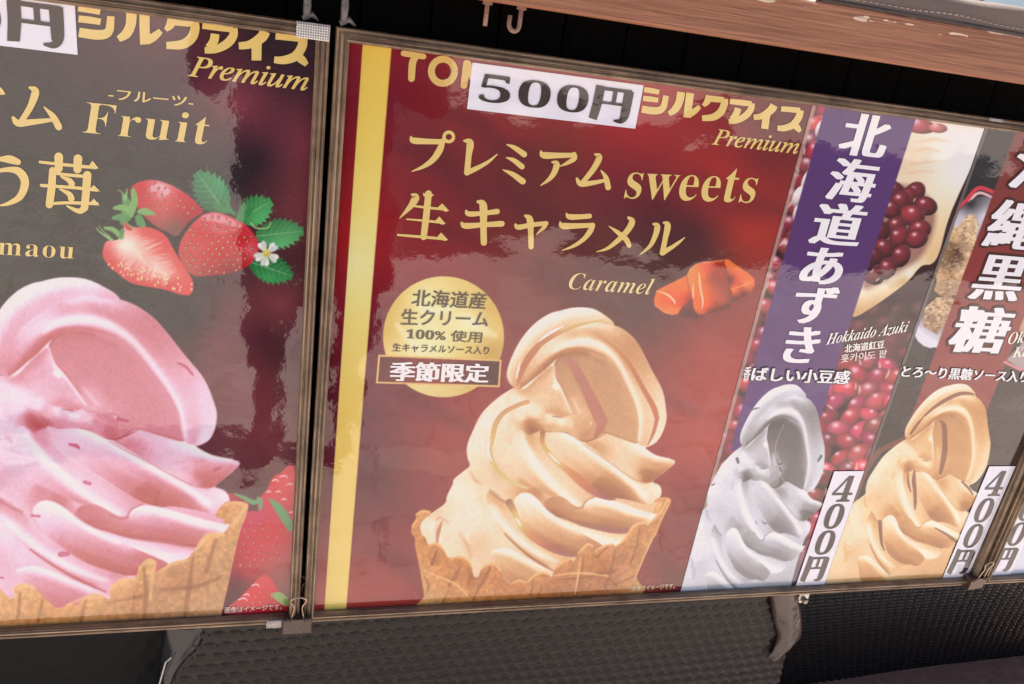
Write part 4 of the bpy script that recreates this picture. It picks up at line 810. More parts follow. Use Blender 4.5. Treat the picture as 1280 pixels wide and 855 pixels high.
outlined(kokuto, 'とろ～り黒糖ソース入り', (1125, 470.5), (1281, 477.5), (1128.5, 456), base=.0012, dark=(60, 40, 36), ring=.05)
words(kokuto, (250, 240, 226), serif('Okinawa', 'bi'), (1258.5, 430), (1320, 424), (1261, 415), base=.0012); words(kokuto, (250, 240, 226), serif('Kato', 'bi'), (1263, 447), (1300, 443), (1266, 434), base=.0012)

# ------------------------------------------------------------------ strawberry poster
LU0, LU1 = -.80, -.2782
frame_s = thing('framed_poster', 'brown framed strawberry poster with a pink soft serve cone, left of the caramel board', 'framed poster', 'framed soft serve posters')
ss = Sheet(-.66, V0 - .003, LU1 + .003, V1 + .003, .0011, (46, 36, 42))
ss.C = Sheet.field(P('300,130,122,52,70 390,200,112,50,62 200,40,96,48,60 240,90,76,36,50 120,60,66,38,46 330,60,50,34,42 370,100,58,34,46 280,210,46,34,42 320,200,46,32,42 380,180,118,50,66 370,260,112,50,62 240,400,46,32,40 290,390,98,44,56 330,420,74,34,46 '
                      '350,380,118,52,64 270,430,104,44,56 300,480,112,46,56 340,540,106,44,54 320,620,86,38,50 50,150,40,32,34 100,280,38,34,32 20,330,40,36,36 170,110,52,34,42 50,60,52,36,40 220,150,48,34,42 150,200,40,34,36 360,330,70,36,46 200,380,44,38,38 30,250,38,34,34 350,440,72,34,44 250,110,96,44,60'), ss.X, ss.Y) * np.array((1.06, 1.16, 1.06))
def sfill(poly, cols, **k): ss.fill(P(poly), cols=P(cols), **k)
def leaf(bx, by, tx, ty, w, c, c2, teeth=9):
    L = math.hypot(tx - bx, ty - by); ux, uy = (tx - bx) / L, (ty - by) / L; nx, ny = -uy, ux; a = []
    for side in (1, -1):
        rr = range(teeth * 2 + 1) if side == 1 else range(teeth * 2, -1, -1)
        for i in rr:
            t = i / (teeth * 2); h = w * (math.sin(math.pi * min(1, t * .92 + .08)) ** .75) * (1.04 if i % 2 else .80); tt = t + (.07 if i % 2 else 0)
            a.append((bx + ux * L * tt + nx * h * side, by + uy * L * tt + ny * h * side))
    ss.fill(a, sharp=True, soft=.6, cols=[(bx, by, *c2), ((bx + tx) / 2, (by + ty) / 2, *c), (tx, ty, *c), (bx + ux * L * .5 + nx * w * .7, by + uy * L * .5 + ny * w * .7, *[min(255, z * 1.18) for z in c]), (bx + ux * L * .5 - nx * w * .7, by + uy * L * .5 - ny * w * .7, *[z * .82 for z in c])])
    ss.stroke([[bx, by, 1.3], [(bx + tx) / 2, (by + ty) / 2, 1.2], [tx, ty, .5]], (150, 200, 150), soft=.6, alpha=.7)
    for i in range(1, 7):
        t = i / 7.5
        for sd_ in (1, -1):
            x, y = bx + ux * L * t, by + uy * L * t
            ss.stroke([[x, y, .9], [x + ux * L * .08 + nx * w * .35 * sd_, y + uy * L * .08 + ny * w * .35 * sd_, .8], [x + ux * L * .2 + nx * w * .75 * sd_, y + uy * L * .2 + ny * w * .75 * sd_, .5]], (120, 184, 124), soft=.6, alpha=.5)
def sbp(x, y): return 110 + x / 4.4138, 200 + y / 4.4138
leaf(*sbp(760, 290), *sbp(600, 68), 23, (52, 132, 84), (38, 108, 66), 9)
leaf(*sbp(830, 330), *sbp(1012, 228), 20, (74, 156, 92), (50, 120, 70), 8)
leaf(*sbp(930, 420), *sbp(1187, 392), 20, (84, 160, 100), (60, 130, 76), 9)
leaf(*sbp(890, 560), *sbp(1128, 642), 19, (52, 132, 74), (34, 100, 56), 9)
sfill('sb 235,160 260,130 320,112 380,112 440,130 500,160 560,200 610,250 635,285 600,310 560,340 530,375 490,420 430,395 380,370 320,320 280,270 240,210', 'sb 400,165,228,146,156 300,150,206,44,54 330,220,206,58,64 450,250,210,78,80 550,250,196,32,46 480,370,132,84,76 430,320,184,84,80 520,190,204,46,58 260,170,196,44,52 590,290,186,30,44')
ss.stroke(PW('sb 350,160,30 400,150,40 440,175,26 400,195,20'), (238, 186, 196), soft=2.0, alpha=.75)
def in_poly(q, x, y):
    k = 0; n = len(q)
    for a in range(n):
        (xa, ya), (xb, yb) = q[a][:2], q[(a + 1) % n][:2]
        if (ya > y) != (yb > y) and x < (xb - xa) * (y - ya) / (yb - ya) + xa: k ^= 1
    return k
def seeds(poly, step, r, sk_=(0, 0), c=(240, 190, 120), ring=(120, 20, 34)):
    q = P(poly); a = np.array(q)[:, :2]; y = a[:, 1].min(); row = 0
    while y < a[:, 1].max():
        x = a[:, 0].min() + (row % 2) * step * .5
        while x < a[:, 0].max():
            px, py = x + random.uniform(-1.9, 1.9), y + random.uniform(-1.7, 1.7); z_ = random.uniform(.7, 1.15)
            if in_poly(q, px, py) and in_poly(q, px + 3, py) and in_poly(q, px - 3, py):
                ss.bean(px + .3, py - .5, r * 1.25 * z_, r * 1.7 * z_, .3, ring, hl=ring, rim=0, ha=0); ss.bean(px, py + .3, r * .7 * z_, r * 1.15 * z_, random.uniform(0, .6), [q_ * random.uniform(.85, 1.05) for q_ in c], rim=.1, ha=.3)
            x += step
        y += step * .8; row += 1
seeds('sb 280,140 380,125 500,170 600,270 540,310 420,270 330,240', 9.5, 1.25)
S2 = 'sb 560,370 610,320 650,295 720,290 800,320 860,350 900,390 930,430 942,480 930,530 890,580 830,610 750,630 650,640 590,640 540,600 505,540 500,490 520,430'
sfill(S2, 'sb 700,330,222,96,106 620,400,212,46,54 720,430,204,36,48 860,450,200,44,54 900,490,218,96,104 600,560,206,70,72 560,450,208,66,72 700,560,194,36,46 800,600,150,28,40 890,570,186,46,56 540,580,196,84,80 640,620,176,56,58 780,500,200,34,46 930,480,206,70,80')
ss.stroke(PW('sb 640,320,26 700,318,40 770,340,40 840,365,20'), (236, 176, 186), soft=2.0, alpha=.7)
ss.stroke(PW('sb 690,380,30 740,395,34 800,385,20'), (226, 110, 120), soft=2.4, alpha=.5)
seeds(S2, 9.2, 1.3)
S3 = 'sb 200,350 260,370 320,368 380,385 430,420 460,470 500,540 540,600 575,660 580,710 560,745 500,740 420,715 330,700 240,680 180,640 120,590 90,550 80,510 100,450 160,440 195,410'
sfill(S3, 'sb 230,470,252,244,232 180,480,246,220,206 300,520,244,186,172 380,590,246,194,180 430,630,240,168,158 520,700,226,88,86 250,630,220,80,80 130,560,216,70,72 110,500,226,94,96 300,400,226,96,92 430,460,220,76,78 490,580,226,98,92 400,510,226,102,94 350,680,222,86,84 450,700,218,76,76 260,420,240,170,156')
for k in range(46):
    t = k / 46; cx_, cy_ = 210 + 240 * t, 460 + 190 * t; sgn = 1 if k % 2 else -1; a = math.atan2(190, 240) + sgn * random.uniform(.8, 1.4); L = (70 + 60 * math.sin(math.pi * min(1, t + .2))) * random.uniform(.7, 1.1)
    p0 = sbp(cx_, cy_); p1 = sbp(cx_ + L * .55 * math.cos(a), cy_ + L * .5 * math.sin(a)); p2 = sbp(cx_ + L * math.cos(a + .15), cy_ + L * math.sin(a + .15))
    ss.stroke([[*p0, .6], [*p1, 1.3], [*p2, .5]], random.choice([(250, 206, 192), (246, 190, 176), (250, 220, 206)]), soft=.8, alpha=.6)
ss.stroke(PW('sb 230,480,20 300,540,34 370,590,30 440,640,12'), (252, 226, 212), soft=3, alpha=.55)
ss.stroke(PW('sb 300,520,10 340,570,14 360,585,8'), (232, 136, 128), soft=2.2, alpha=.5)
for _ in range(50):
    t = random.random(); x, y = (120 + 440 * t + random.uniform(-30, 30), 600 + 110 * t + random.uniform(-50, 25))
    if in_poly(P(S3), *sbp(x, y)): ss.bean(*sbp(x, y), .9, 1.7, random.uniform(-.5, .5), (250, 206, 150), rim=0, ha=.2)
GR = [(122, 176, 96), (84, 150, 84), (150, 196, 124)]
for q, c in (('sb 200,200,30 215,260,50 195,340,40', 1), ('sb 250,170,26 255,230,40 230,300,44', 0), ('sb 145,265,16 180,262,34 215,270,36', 0), ('sb 140,320,20 180,315,38 215,320,40', 1), ('sb 285,285,26 320,285,40 368,300,10', 0), ('sb 280,320,40 290,345,46 310,360,20', 1), ('sb 215,160,5 212,190,10 205,220,12', 2), ('sb 165,165,4 190,180,8 200,215,12', 0),
             ('sb 95,375,16 140,385,26 185,425,30', 0), ('sb 45,375,4 75,405,8 130,440,14', 2), ('sb 60,365,4 85,395,7 120,425,10', 0), ('sb 190,390,24 180,420,22', 1), ('sb 210,350,18 225,370,22 250,375,8', 0)):
    ss.stroke(PW(q), GR[c], soft=.8)
ss.stroke(PW('sb 205,350,14 215,370,24 235,382,18'), (206, 70, 66), soft=.9)
for q in ('sb 695,245,14 725,262,34 770,285,20', 'sb 770,240,20 780,270,26 810,300,14', 'sb 830,320,26 880,290,40 912,262,14', 'sb 850,330,20 830,325,24'): ss.stroke(PW(q), (58, 138, 76), soft=.8)
ss.stroke(PW('sb 900,350,8 930,375,8 990,375,6 1010,345,5'), (168, 206, 140), soft=.7)
for an in (-2.05, -.75, .55, 1.75, 2.75):             # five petals, each notched at its tip
    pet = [(985 + r_ * math.cos(an + da), 515 + r_ * math.sin(an + da)) for r_, da in ((10, -.5), (38, -.50), (60, -.42), (72, -.2), (66, 0), (73, .2), (60, .42), (38, .50), (10, .5))]
    ss.fill([sbp(*z) for z in pet], soft=.7, cols=[(*sbp(985 + 66 * math.cos(an - .2), 515 + 66 * math.sin(an - .2)), 240, 242, 243), (*sbp(985 + 30 * math.cos(an), 515 + 30 * math.sin(an)), 216, 224, 200), (*sbp(985 + 60 * math.cos(an + .4), 515 + 60 * math.sin(an + .4)), 204, 212, 214)])
    ss.stroke([[*sbp(985 + 24 * math.cos(an), 515 + 24 * math.sin(an)), .7], [*sbp(985 + 42 * math.cos(an + .06), 515 + 42 * math.sin(an + .06)), .6], [*sbp(985 + 62 * math.cos(an), 515 + 62 * math.sin(an)), .4]], (186, 196, 186), soft=.5, alpha=.6)
ss.bean(*sbp(985, 515), 4.2, 3.9, 0, (206, 190, 84), hl=(246, 240, 170), rim=.3)
for k in range(11): ss.bean(*sbp(985 + 17 * math.cos(k * .57), 515 + 17 * math.sin(k * .57)), 1.0, 1.0, 0, (236, 222, 120), rim=.2, ha=0)
# berries beside the cone at the bottom
sfill('lb 60,160 110,160 175,190 170,230 90,215', 'lb 90,180,176,44,60 150,205,150,34,52')
sfill('lb 125,340 150,265 195,250 225,250 220,200 272,135 300,78 340,52 430,60 430,820 20,820 45,700 68,560 98,450', 'lb 330,100,222,60,72 260,330,208,40,58 150,450,196,36,56 200,500,200,40,58 90,680,92,24,40 140,640,110,26,44 160,590,170,34,52 300,560,176,80,80 370,500,186,74,80 390,650,150,90,84 250,620,160,70,72 330,420,206,44,60 240,300,200,50,86 380,250,206,50,66 370,120,226,70,80', soft=.8)
sfill('lb 50,800 120,720 180,660 260,590 320,650 350,720 380,800', 'lb 100,770,206,60,74 220,680,222,50,60 270,640,216,70,76 330,740,206,40,52 200,760,220,44,58')
for q in ('lb 100,160,10 150,180,20 200,205,26 240,190,20', 'lb 225,180,14 240,210,22 235,240,16', 'lb 290,190,14 330,230,44 370,290,50 400,340,40'): ss.stroke(PW(q), (104, 160, 104), soft=.8)
ss.stroke(PW('lb 300,700,20 340,710,50 375,740,40'), (150, 182, 104), soft=.9)
for x, y, w in ((300, 90, 22), (340, 70, 26), (380, 110, 18), (320, 150, 16), (270, 150, 14), (350, 190, 16), (390, 260, 14), (190, 650, 26), (120, 725, 30), (150, 700, 18)): ss.stroke([[270 + x / 4.27, 580 + y / 4.27, 1.4], [270 + (x + w) / 4.27, 580 + (y - w * .3) / 4.27, 2.0], [270 + (x + w * 1.6) / 4.27, 580 + (y + w * .2) / 4.27, 1]], (248, 220, 224), soft=.8, alpha=.85)
seeds('lb 160,290 260,280 370,330 370,520 250,540 110,560 110,450', 11, 1.2, c=(232, 150, 120), ring=(150, 24, 42)); seeds('lb 120,780 220,680 270,620 340,740 350,780', 9, 1.1, ring=(150, 24, 42))
# the pink swirl and its cone
motif(ss, SRC, [(143, 372), (5, 471), (248, 553.5), (62, 534), (163, 641), (55, 624)])
ss.M, ss_m, ss.k, ss_k = (lambda p: p), ss.M, 1.0, ss.k
ss.fill(P('pc 940,370 1000,315 1060,310 1105,325 1075,420 1000,480 900,460'), soft=.8, cols=P('pc 1000,360,214,146,84 1060,330,222,162,100 1000,430,206,140,80'))
ss.M, ss.k = ss_m, ss_k
pram = ramp_of([(0, 164, 54, 52), (.2, 194, 92, 94), (.4, 214, 128, 142), (.6, 232, 168, 190), (.8, 244, 208, 230), (1, 255, 244, 255)])
swirl(ss, pram, 'c5 930,240 850,340 780,460 690,640 400,900 c4 500,1000 200,1000 0,900 0,600')
ss.M = lambda p: p; ss.k = 1
for q in ('pt 890,455,10 930,475,16 965,515,10', 'pc 310,55,12 340,62,18 352,72,10', 'pc 375,222,14 400,230,16', 'pc 270,545,24 300,542,22', 'pc 955,170,16 980,160,12', 'pc 140,372,10 175,375,12', 'pc 5,648,10 14,650,8', 'pt 590,735,20 640,745,14'): ss.stroke(PW(q), (190, 70, 100), soft=1.0, alpha=.7)
PCONE = 'pc -20,690 20,720 60,742 65,690 110,675 150,690 200,742 258,785 310,760 340,770 400,725 450,725 488,745 492,690 540,655 600,650 620,600 660,565 695,580 700,620 770,580 830,565 870,520 920,455 1000,450 1022,418 1030,395 960,375 1000,315 1060,310 1105,325 1090,380 1060,480 1012,700 985,820 978,900 -20,900'
ss.fill(P(PCONE), soft=.8, tex=(.14, 4), cols=P('pc 100,720,232,176,116 30,780,224,164,100 140,800,218,154,92 250,810,214,150,88 400,760,226,166,104 450,800,210,150,94 560,680,226,166,106 620,720,200,140,88 660,600,232,176,118 780,640,196,138,90 760,780,204,150,102 850,600,206,146,94 930,480,224,164,104 900,640,196,140,90 980,560,206,152,100 940,800,210,160,112 1050,340,222,160,98 1000,360,216,150,90 1070,400,222,168,110'))
for q in ('pc 640,600,12 650,720,22 640,840,14', 'pc 860,560,12 840,700,22 820,840,14', 'pc 380,750,10 360,840,20', 'pc 720,700,12 860,690,18 980,650,12', 'pc 480,760,10 640,730,16', 'pc 960,480,14 920,620,24', 'pc 90,720,12 80,830,18', 'pc 190,750,10 170,840,14'): ss.stroke(PW(q), (146, 90, 50), soft=2.2, alpha=.6)
for q in ('pc 60,700,14 110,682,20 150,695,16', 'pc 300,770,10 400,732,20 450,732,18', 'pc 492,700,12 540,662,20 600,656,16', 'pc 622,606,14 662,572,20 692,584,14', 'pc 710,622,10 770,586,18 830,572,16', 'pc 876,522,14 925,462,22 995,456,16', 'pc 1030,420,14 1070,370,18 1095,330,16', 'pc 680,620,12 670,740,14', 'pc 1000,320,10 1055,316,12 1098,328,10'): ss.stroke(PW(q), (246, 200, 142), soft=1.8, alpha=.6)
# paler strips where the sheet was overlaid (film joints across the poster)
ss.fill(P('pt -10,755 900,760 1300,795 1300,800 1060,830 600,838 -10,834'), (255, 236, 214), soft=.6, alpha=.0)
ss.grain(2.6)
straw = ss.build('printed_sheet', PM, frame_s, 0.0); straw['label'] = 'dark poster with strawberries and a pink soft serve cone'
t3 = Ink()
for q in ('g3 128,66,10 152,84,34 130,150,28 88,216,24', 'g3 58,196,16 80,218,30 150,212,24 240,202,14', 'g3 190,150,6 228,190,26 252,234,30', 'g3 -20,60,20 5,84,26 20,92,8',
          ):
    t3.stroke(PW(q))
t3.build(GOLD, straw); t3 = Ink()
for q in ('g3 172,384,12 300,398,14 410,408,14', 'g3 252,362,38 252,412,34', 'g3 334,370,38 332,416,34', 'g3 226,420,30 222,490,34 212,566,32', 'g3 236,432,12 300,440,14 372,446,14', 'g3 374,440,36 368,520,34 362,580,32', 'g3 362,580,30 338,594,22 288,572,8', 'g3 178,484,14 300,492,14 416,504,14', 'g3 216,562,12 300,558,14 416,562,14',
          'g3 262,446,8 296,462,22 308,478,28', 'g3 258,500,8 296,520,22 306,540,28', 'g3 -10,372,12 40,372,34 78,384,26', 'g3 -20,424,14 40,416,22 84,426,34 108,470,36 88,530,30 40,560,18 0,570,6'):
    t3.stroke(PW(q))
for q in ('g3 380,402 396,378 424,412', 'g3 384,500 402,482 430,510', 'g3 384,560 402,540 428,570'): t3.poly(P(q))
t3.build(GOLD, straw)
fixl = lambda p: p
fixl.k = 1.0
logo(straw, fixl)
words(straw, GOLD, serif('Premium', 'i'), (235, 95), (383, 113.5), (240, 70), grow=(.012, .006))
words(straw, GOLD, serif('Fruit'), (103, 166), (258, 181), (109, 127), off=-.008, space=1.1)
words(straw, GOLD, '-フルーツ-', (136, 123.5), (241, 134), (137, 110.5), grow=(.018, .004))
words(straw, GOLD, serif('maou'), (-2, 318), (92, 323.5), (-1, 302.5), off=-.006, space=1.12)
words(straw, (240, 226, 214), '画像はイメージです。', (281, 766), (352, 761.5), (281.5, 758.5), grow=(.01, .01))

# ------------------------------------------------------------------ the frame at the right edge
frame_r = thing('framed_poster', 'brown framed poster cut off at the far right, only its pale lower corner showing', 'framed poster', 'framed soft serve posters')
RU0 = .9965
sr = Sheet(RU0 - .003, V0 - .003, 1.75, V1 + .003, .004, (206, 214, 232)); sr.C = Sheet.field([(1250, 700, 224, 228, 244), (1290, 640, 190, 200, 220), (1300, 700, 214, 222, 240), (1330, 560, 120, 124, 140), (1330, 300, 60, 62, 74)], sr.X, sr.Y)
right_sheet = sr.build('printed_sheet', PM, frame_r, -.0002)
i = Ink(.0009); q = [upx(1.002, .4345), upx(1.018, .4345), upx(1.019, .4275), upx(1.003, .4275)]; i.poly(q); i.build((226, 150, 176), right_sheet)

# ------------------------------------------------------------------ moulded frames
def rail_mat():
    m, t, p = new_mat('brown_moulding')
    uvn = t.nodes.new('ShaderNodeUVMap'); mp = t.nodes.new('ShaderNodeMapping'); mp.inputs['Scale'].default_value = (5, 520, 1)
    nz = t.nodes.new('ShaderNodeTexNoise'); nz.inputs['Scale'].default_value = 1; nz.inputs['Detail'].default_value = 4; nz.inputs['Roughness'].default_value = .6
    t.links.new(uvn.outputs[0], mp.inputs[0]); t.links.new(mp.outputs[0], nz.inputs['Vector'])
    cr = t.nodes.new('ShaderNodeValToRGB'); e = cr.color_ramp.elements
    e[0].position = .30; e[0].color = (*lin((84, 66, 52)), 1); e[1].position = .72; e[1].color = (*lin((200, 172, 140)), 1)
    k = e.new(.5); k.color = (*lin((144, 118, 93)), 1)
    gr = t.nodes.new('ShaderNodeTexNoise'); gr.inputs['Scale'].default_value = 26; gr.inputs['Detail'].default_value = 8; gr.inputs['Roughness'].default_value = .7
    geo = t.nodes.new('ShaderNodeNewGeometry'); t.links.new(geo.outputs['Position'], gr.inputs['Vector'])
    g2 = t.nodes.new('ShaderNodeValToRGB'); g2.color_ramp.elements[0].position = .36; g2.color_ramp.elements[0].color = (.42, .38, .35, 1); g2.color_ramp.elements[1].position = .56; g2.color_ramp.elements[1].color = (1, 1, 1, 1)
    mx = t.nodes.new('ShaderNodeMix'); mx.data_type = 'RGBA'; mx.blend_type = 'MULTIPLY'; mx.inputs['Factor'].default_value = .8
    t.links.new(gr.outputs['Fac'], g2.inputs[0]); t.links.new(cr.outputs[0], mx.inputs['A']); t.links.new(g2.outputs[0], mx.inputs['B'])
    t.links.new(nz.outputs['Fac'], cr.inputs[0]); t.links.new(mx.outputs['Result'], p.inputs['Base Color']); p.inputs['Roughness'].default_value = .34; p.inputs['Metallic'].default_value = .05
    b = t.nodes.new('ShaderNodeBump'); b.inputs['Distance'].default_value = .0004; t.links.new(nz.outputs['Fac'], b.inputs['Height']); t.links.new(b.outputs[0], p.inputs['Normal'])
    return m
RM = rail_mat()
PROF = [(0, .010), (0, -.0065), (.0012, -.0085), (.0032, -.0085), (.0038, -.0070), (.0050, -.0070), (.0058, -.0115), (.0085, -.0130), (.0095, -.0110), (.0105, -.0110), (.0115, -.0140), (.0135, -.0140), (.0148, -.0110), (.0152, -.0012)]
def moulded(parent, u0, v0, u1, v1, w=.0152):
    out = [(u0, v0), (u1, v0), (u1, v1), (u0, v1)]; sx = [(1, 1), (-1, 1), (-1, -1), (1, -1)]
    for k in range(4):
        (a, b), (c, d) = out[k], out[(k + 1) % 4]; sa_, sb_ = sx[k], sx[(k + 1) % 4]; v = []; f = []; uvs = []
        L = math.hypot(c - a, d - b); dist = [0]
        for i in range(1, len(PROF)): dist.append(dist[-1] + math.hypot(PROF[i][0] - PROF[i - 1][0], PROF[i][1] - PROF[i - 1][1]))
        for (ins, n) in PROF:
            ins *= w / .0152
            v.append(W(a + sa_[0] * ins, b + sa_[1] * ins, n)); v.append(W(c + sb_[0] * ins, d + sb_[1] * ins, n))
        for i in range(len(PROF) - 1): f.append((2 * i, 2 * i + 1, 2 * i + 3, 2 * i + 2))
        o = mesh_obj('frame_rail', v, f, RM, parent); ul = o.data.uv_layers.new(name='UVMap')
        for p_ in o.data.polygons:
            for li in p_.loop_indices:
                vi = o.data.loops[li].vertex_index; ul.data[li].uv = ((vi % 2) * L + k * 3.7 + a, dist[vi // 2] + k * .11)
for fr, a, b in ((frame_c, U0 - .012, U1 + .013), (frame_s, -.94, LU1 + .015), (frame_r, RU0 - .013, 1.79)):
    mb = MB(); mb.box((a, .0045, ZC - V1 - .013), (b, .0085, ZC - V0 + .012)); mb.build('backing_board', plain('grey_backing', (60, 54, 50), .8), fr)
moulded(frame_c, U0 - .0142, V0 - .0142, U1 + .0150, V1 + .0150)
moulded(frame_s, -.95, V0 - .0142, LU1 + .0168, V1 + .0150)
moulded(frame_r, RU0 - .0150, V0 - .0142, 1.80, V1 + .0150)

# ------------------------------------------------------------------ price slips stuck on the posters
slip_paper = ink_mat((238, 236, 246))
def slip(u0, v0, u1, v1, n, label, grp):
    o = mesh_obj('price_slip', [W(u0, v1, n), W(u1, v1, n), W(u1, v0, n), W(u0, v0, n), W(u0, v1, n + .0003), W(u1, v1, n + .0003), W(u1, v0, n + .0003), W(u0, v0, n + .0003)],
                 [(0, 1, 2, 3), (7, 6, 5, 4), (4, 5, 1, 0), (5, 6, 2, 1), (6, 7, 3, 2), (7, 4, 0, 3)], slip_paper)
    return tag(o, label, 'price slip', grp)
BRN = (62, 50, 44)
def yen(ink, u0, v0, w, h):                           # the yen character in heavy serif strokes
    sx = (px_of(u0 + w, v0)[0] - px_of(u0, v0)[0])
    def st(pts): ink.stroke([(*px_of(u0 + a * w, v0 + b * h), c * sx) for a, b, c in pts], n=4, cap=False)
    st([(.12, 0, .24), (.11, .5, .24), (.06, 1.0, .22)]); st([(.20, .07, .09), (.55, .07, .09), (.94, .07, .09)]); st([(.87, .06, .25), (.87, .5, .24), (.86, .82, .22), (.78, .97, .13), (.60, .98, .04)])
    st([(.52, .09, .11), (.52, .50, .11)]); st([(.20, .48, .07), (.80, .48, .07)])
def price(s_, digits, lay_out, n):
    i = Ink(n)
    for ch, (a, b, w, h) in zip(digits, lay_out):
        if ch == '円': yen(i, a, b, w, h)
        else: i.text(serif(ch), px_of(a, b + h), px_of(a + w, b + h), px_of(a, b), off=-.004)
    i.build(BRN, s_)
SB = -.0011
g5 = 'large 500 yen slips'
def slip500(u0, v0, label):
    w, h = .2167, .0527; s_ = slip(u0, v0, u0 + w, v0 + h, SB, label, g5)
    price(s_, '500円', [(u0 + a * w, v0 + b * h, c * w, d * h) for a, b, c, d in ((.055, .20, .175, .60), (.275, .20, .185, .60), (.50, .20, .185, .60), (.715, .13, .235, .76))], .0014)
slip500(-.0991, -.3505, 'white paper slip reading 500円 stuck on the caramel poster')
q = uv(93.6, 2); slip500(q[0] - .2167, q[1] - .001, 'white paper slip reading 円, cut off at the top left on the strawberry poster')
g4_ = 'narrow 400 yen slips'
def slip400(u0, v0, u1, v1, label):
    s_ = slip(u0, v0, u1, v1, SB - .0012, label, g4_); w, h = u1 - u0, v1 - v0
    price(s_, '400円', [(u0 + a * w, v0 + b * h, c * w, d * h) for a, b, c, d in ((.18, .04, .68, .215), (.20, .275, .62, .215), (.20, .505, .62, .215), (.12, .735, .74, .225))], .0026)
slip400(.5815, .2080, .6395, .4420, 'narrow white slip reading 400円 on the azuki poster')
slip400(.8965, .2005, .9545, .4420, 'narrow white slip reading 400円 on the brown sugar poster')
slip400(.9975, .1990, 1.0555, .4420, 'narrow white slip reading 400円 on the framed poster at the far right')

# ------------------------------------------------------------------ clips, ties, tape
wire = plain('clip_wire', (190, 166, 146), .3, metal=.9)
def clip(u, v, label, body_c, lean=0.0, s=1.0):
    c = thing('binder_clip', label, 'binder clip', 'binder clips pinching the lower frame rails')
    bm_ = plain('clip_body', body_c, .38, metal=.3, bump=.0004, bscale=240, var=.2)  # the clips are black; their brown reflections are put into this colour
    n = -.0195; w, h = .021 * s, .0165 * s; mb = MB()
    f0 = [(-w, n, -h), (w, n, -h), (w * .94, n, h * .62), (-w * .94, n, h * .62)]; b0 = [(x, -n * .0 + .016, z) for x, _, z in f0]
    mb.v += f0 + b0; mb.f += [(0, 1, 2, 3), (7, 6, 5, 4), (0, 4, 5, 1), (1, 5, 6, 2), (2, 6, 7, 3), (3, 7, 4, 0)]
    bevel(mb.build('clip_body', bm_, c), .0012)
    for sx in (-1, 1):                                # the rolled ends that hold the wire handle
        k = MB(); k.tube([(sx * w * .98, n - .001, h * .66), (sx * w * .50, n - .001, h * .66)], .0036 * s, 12); k.build('clip_roll', bm_, c, True)
    for y, tilt in ((n - .001, .10), (.017, -.05)):
        hp = [(-.47, .66), (-.36, 1.6), (-.26, 2.6), (-.30, 3.1), (-.52, 3.7), (-.50, 4.0), (-.26, 4.3), (0, 4.42), (.26, 4.3), (.50, 4.0), (.52, 3.7), (.30, 3.1), (.26, 2.6), (.36, 1.6), (.47, .66)]
        k = MB(); k.tube([(a * w, y - tilt * (b - .66) * h, b * h * .78) for a, b in hp], .00105 * s, 8); k.build('clip_handle', wire, c, True)
    c.location = W(u, v, 0); c.rotation_euler = (0, 0, lean); return c
u1_, v1_ = uv(371.5, 770); clip(u1_, v1_, 'black binder clip with grey brown reflections painted in, joining the strawberry and caramel frames at the bottom', (88, 74, 66))
u2_, v2_ = uv(1221, 730, -.02); clip(u2_, v2_ - .002, 'black binder clip with brown reflections painted in, joining the two frames at the bottom right, below the 400円 slips', (92, 70, 60), .12, .92)

# translucent ties the frames hang from
tie = plain('translucent_plastic', (104, 100, 100), .25, bump=.001, bscale=120, var=.3)
def hanger(px, label):
    h = thing('hanging_tie', label, 'tie', 'plastic ties the frames hang from'); k = MB(); a = at(px, 20, -.006)
    top = zl - a.z + .02; z0 = W(0, V0 - .0142)[2] - a.z
    k.tube([(.001, .004, top), (0, .001, top * .5), (.0006, -.001, .01), (0, 0, z0 + .0035)], [.0042, .0036, .0046, .0036], 7); k.build('tie_strap', tie, h, True)
    k = MB(); k.tube([(-.004, 0, z0 + .0036), (.006, .001, z0 + .009), (.013, .003, z0 + .003)], [.003, .0034, .0012], 7); k.build('tie_knot', tie, h, True)
    h.location = a
hanger(383, 'pale plastic tie on the corner of the strawberry frame'); hanger(430, 'pale plastic tie on the corner of the caramel frame')
# clear reinforced tape on the strawberry frame
def tape_mat():
    m, t, p = new_mat('reinforced_tape')
    geo = t.nodes.new('ShaderNodeTexCoord'); ck = t.nodes.new('ShaderNodeTexBrick'); ck.offset = 0; ck.inputs['Scale'].default_value = 1; ck.inputs['Brick Width'].default_value = .0026; ck.inputs['Row Height'].default_value = .0026; ck.inputs['Mortar Size'].default_value = .0005
    ck.inputs['Color1'].default_value = (*lin((136, 126, 120)), 1); ck.inputs['Color2'].default_value = (*lin((116, 106, 100)), 1); ck.inputs['Mortar'].default_value = (*lin((222, 218, 214)), 1)
    mp = t.nodes.new('ShaderNodeMapping'); mp.inputs['Rotation'].default_value = (math.radians(90), 0, 0)
    t.links.new(geo.outputs['Object'], mp.inputs[0]); t.links.new(mp.outputs[0], ck.inputs['Vector']); t.links.new(ck.outputs['Color'], p.inputs['Base Color']); p.inputs['Roughness'].default_value = .25
    return m
ue = LU1 + .0168; vt = V0 - .0142
def patch(u0, v0, u1, v1, n, mat, parent, seed):
    v = []; f = []; nx, ny = 12, 6; r = random.Random(seed)
    for j in range(ny):
        for i in range(nx):
            e = .0006 if i in (0, nx - 1) else .0002
            v.append(W(u0 + (u1 - u0) * i / (nx - 1) + r.uniform(-e, e), v0 + (v1 - v0) * j / (ny - 1) + r.uniform(-e, e), n - r.uniform(0, .0007)))
    for j in range(ny - 1):
        for i in range(nx - 1): a = j * nx + i; f.append((a, a + 1, a + nx + 1, a + nx))
    o = mesh_obj('tape', v, f, mat, parent, True); m = o.modifiers.new('thick', 'SOLIDIFY'); m.thickness = .0004; return o
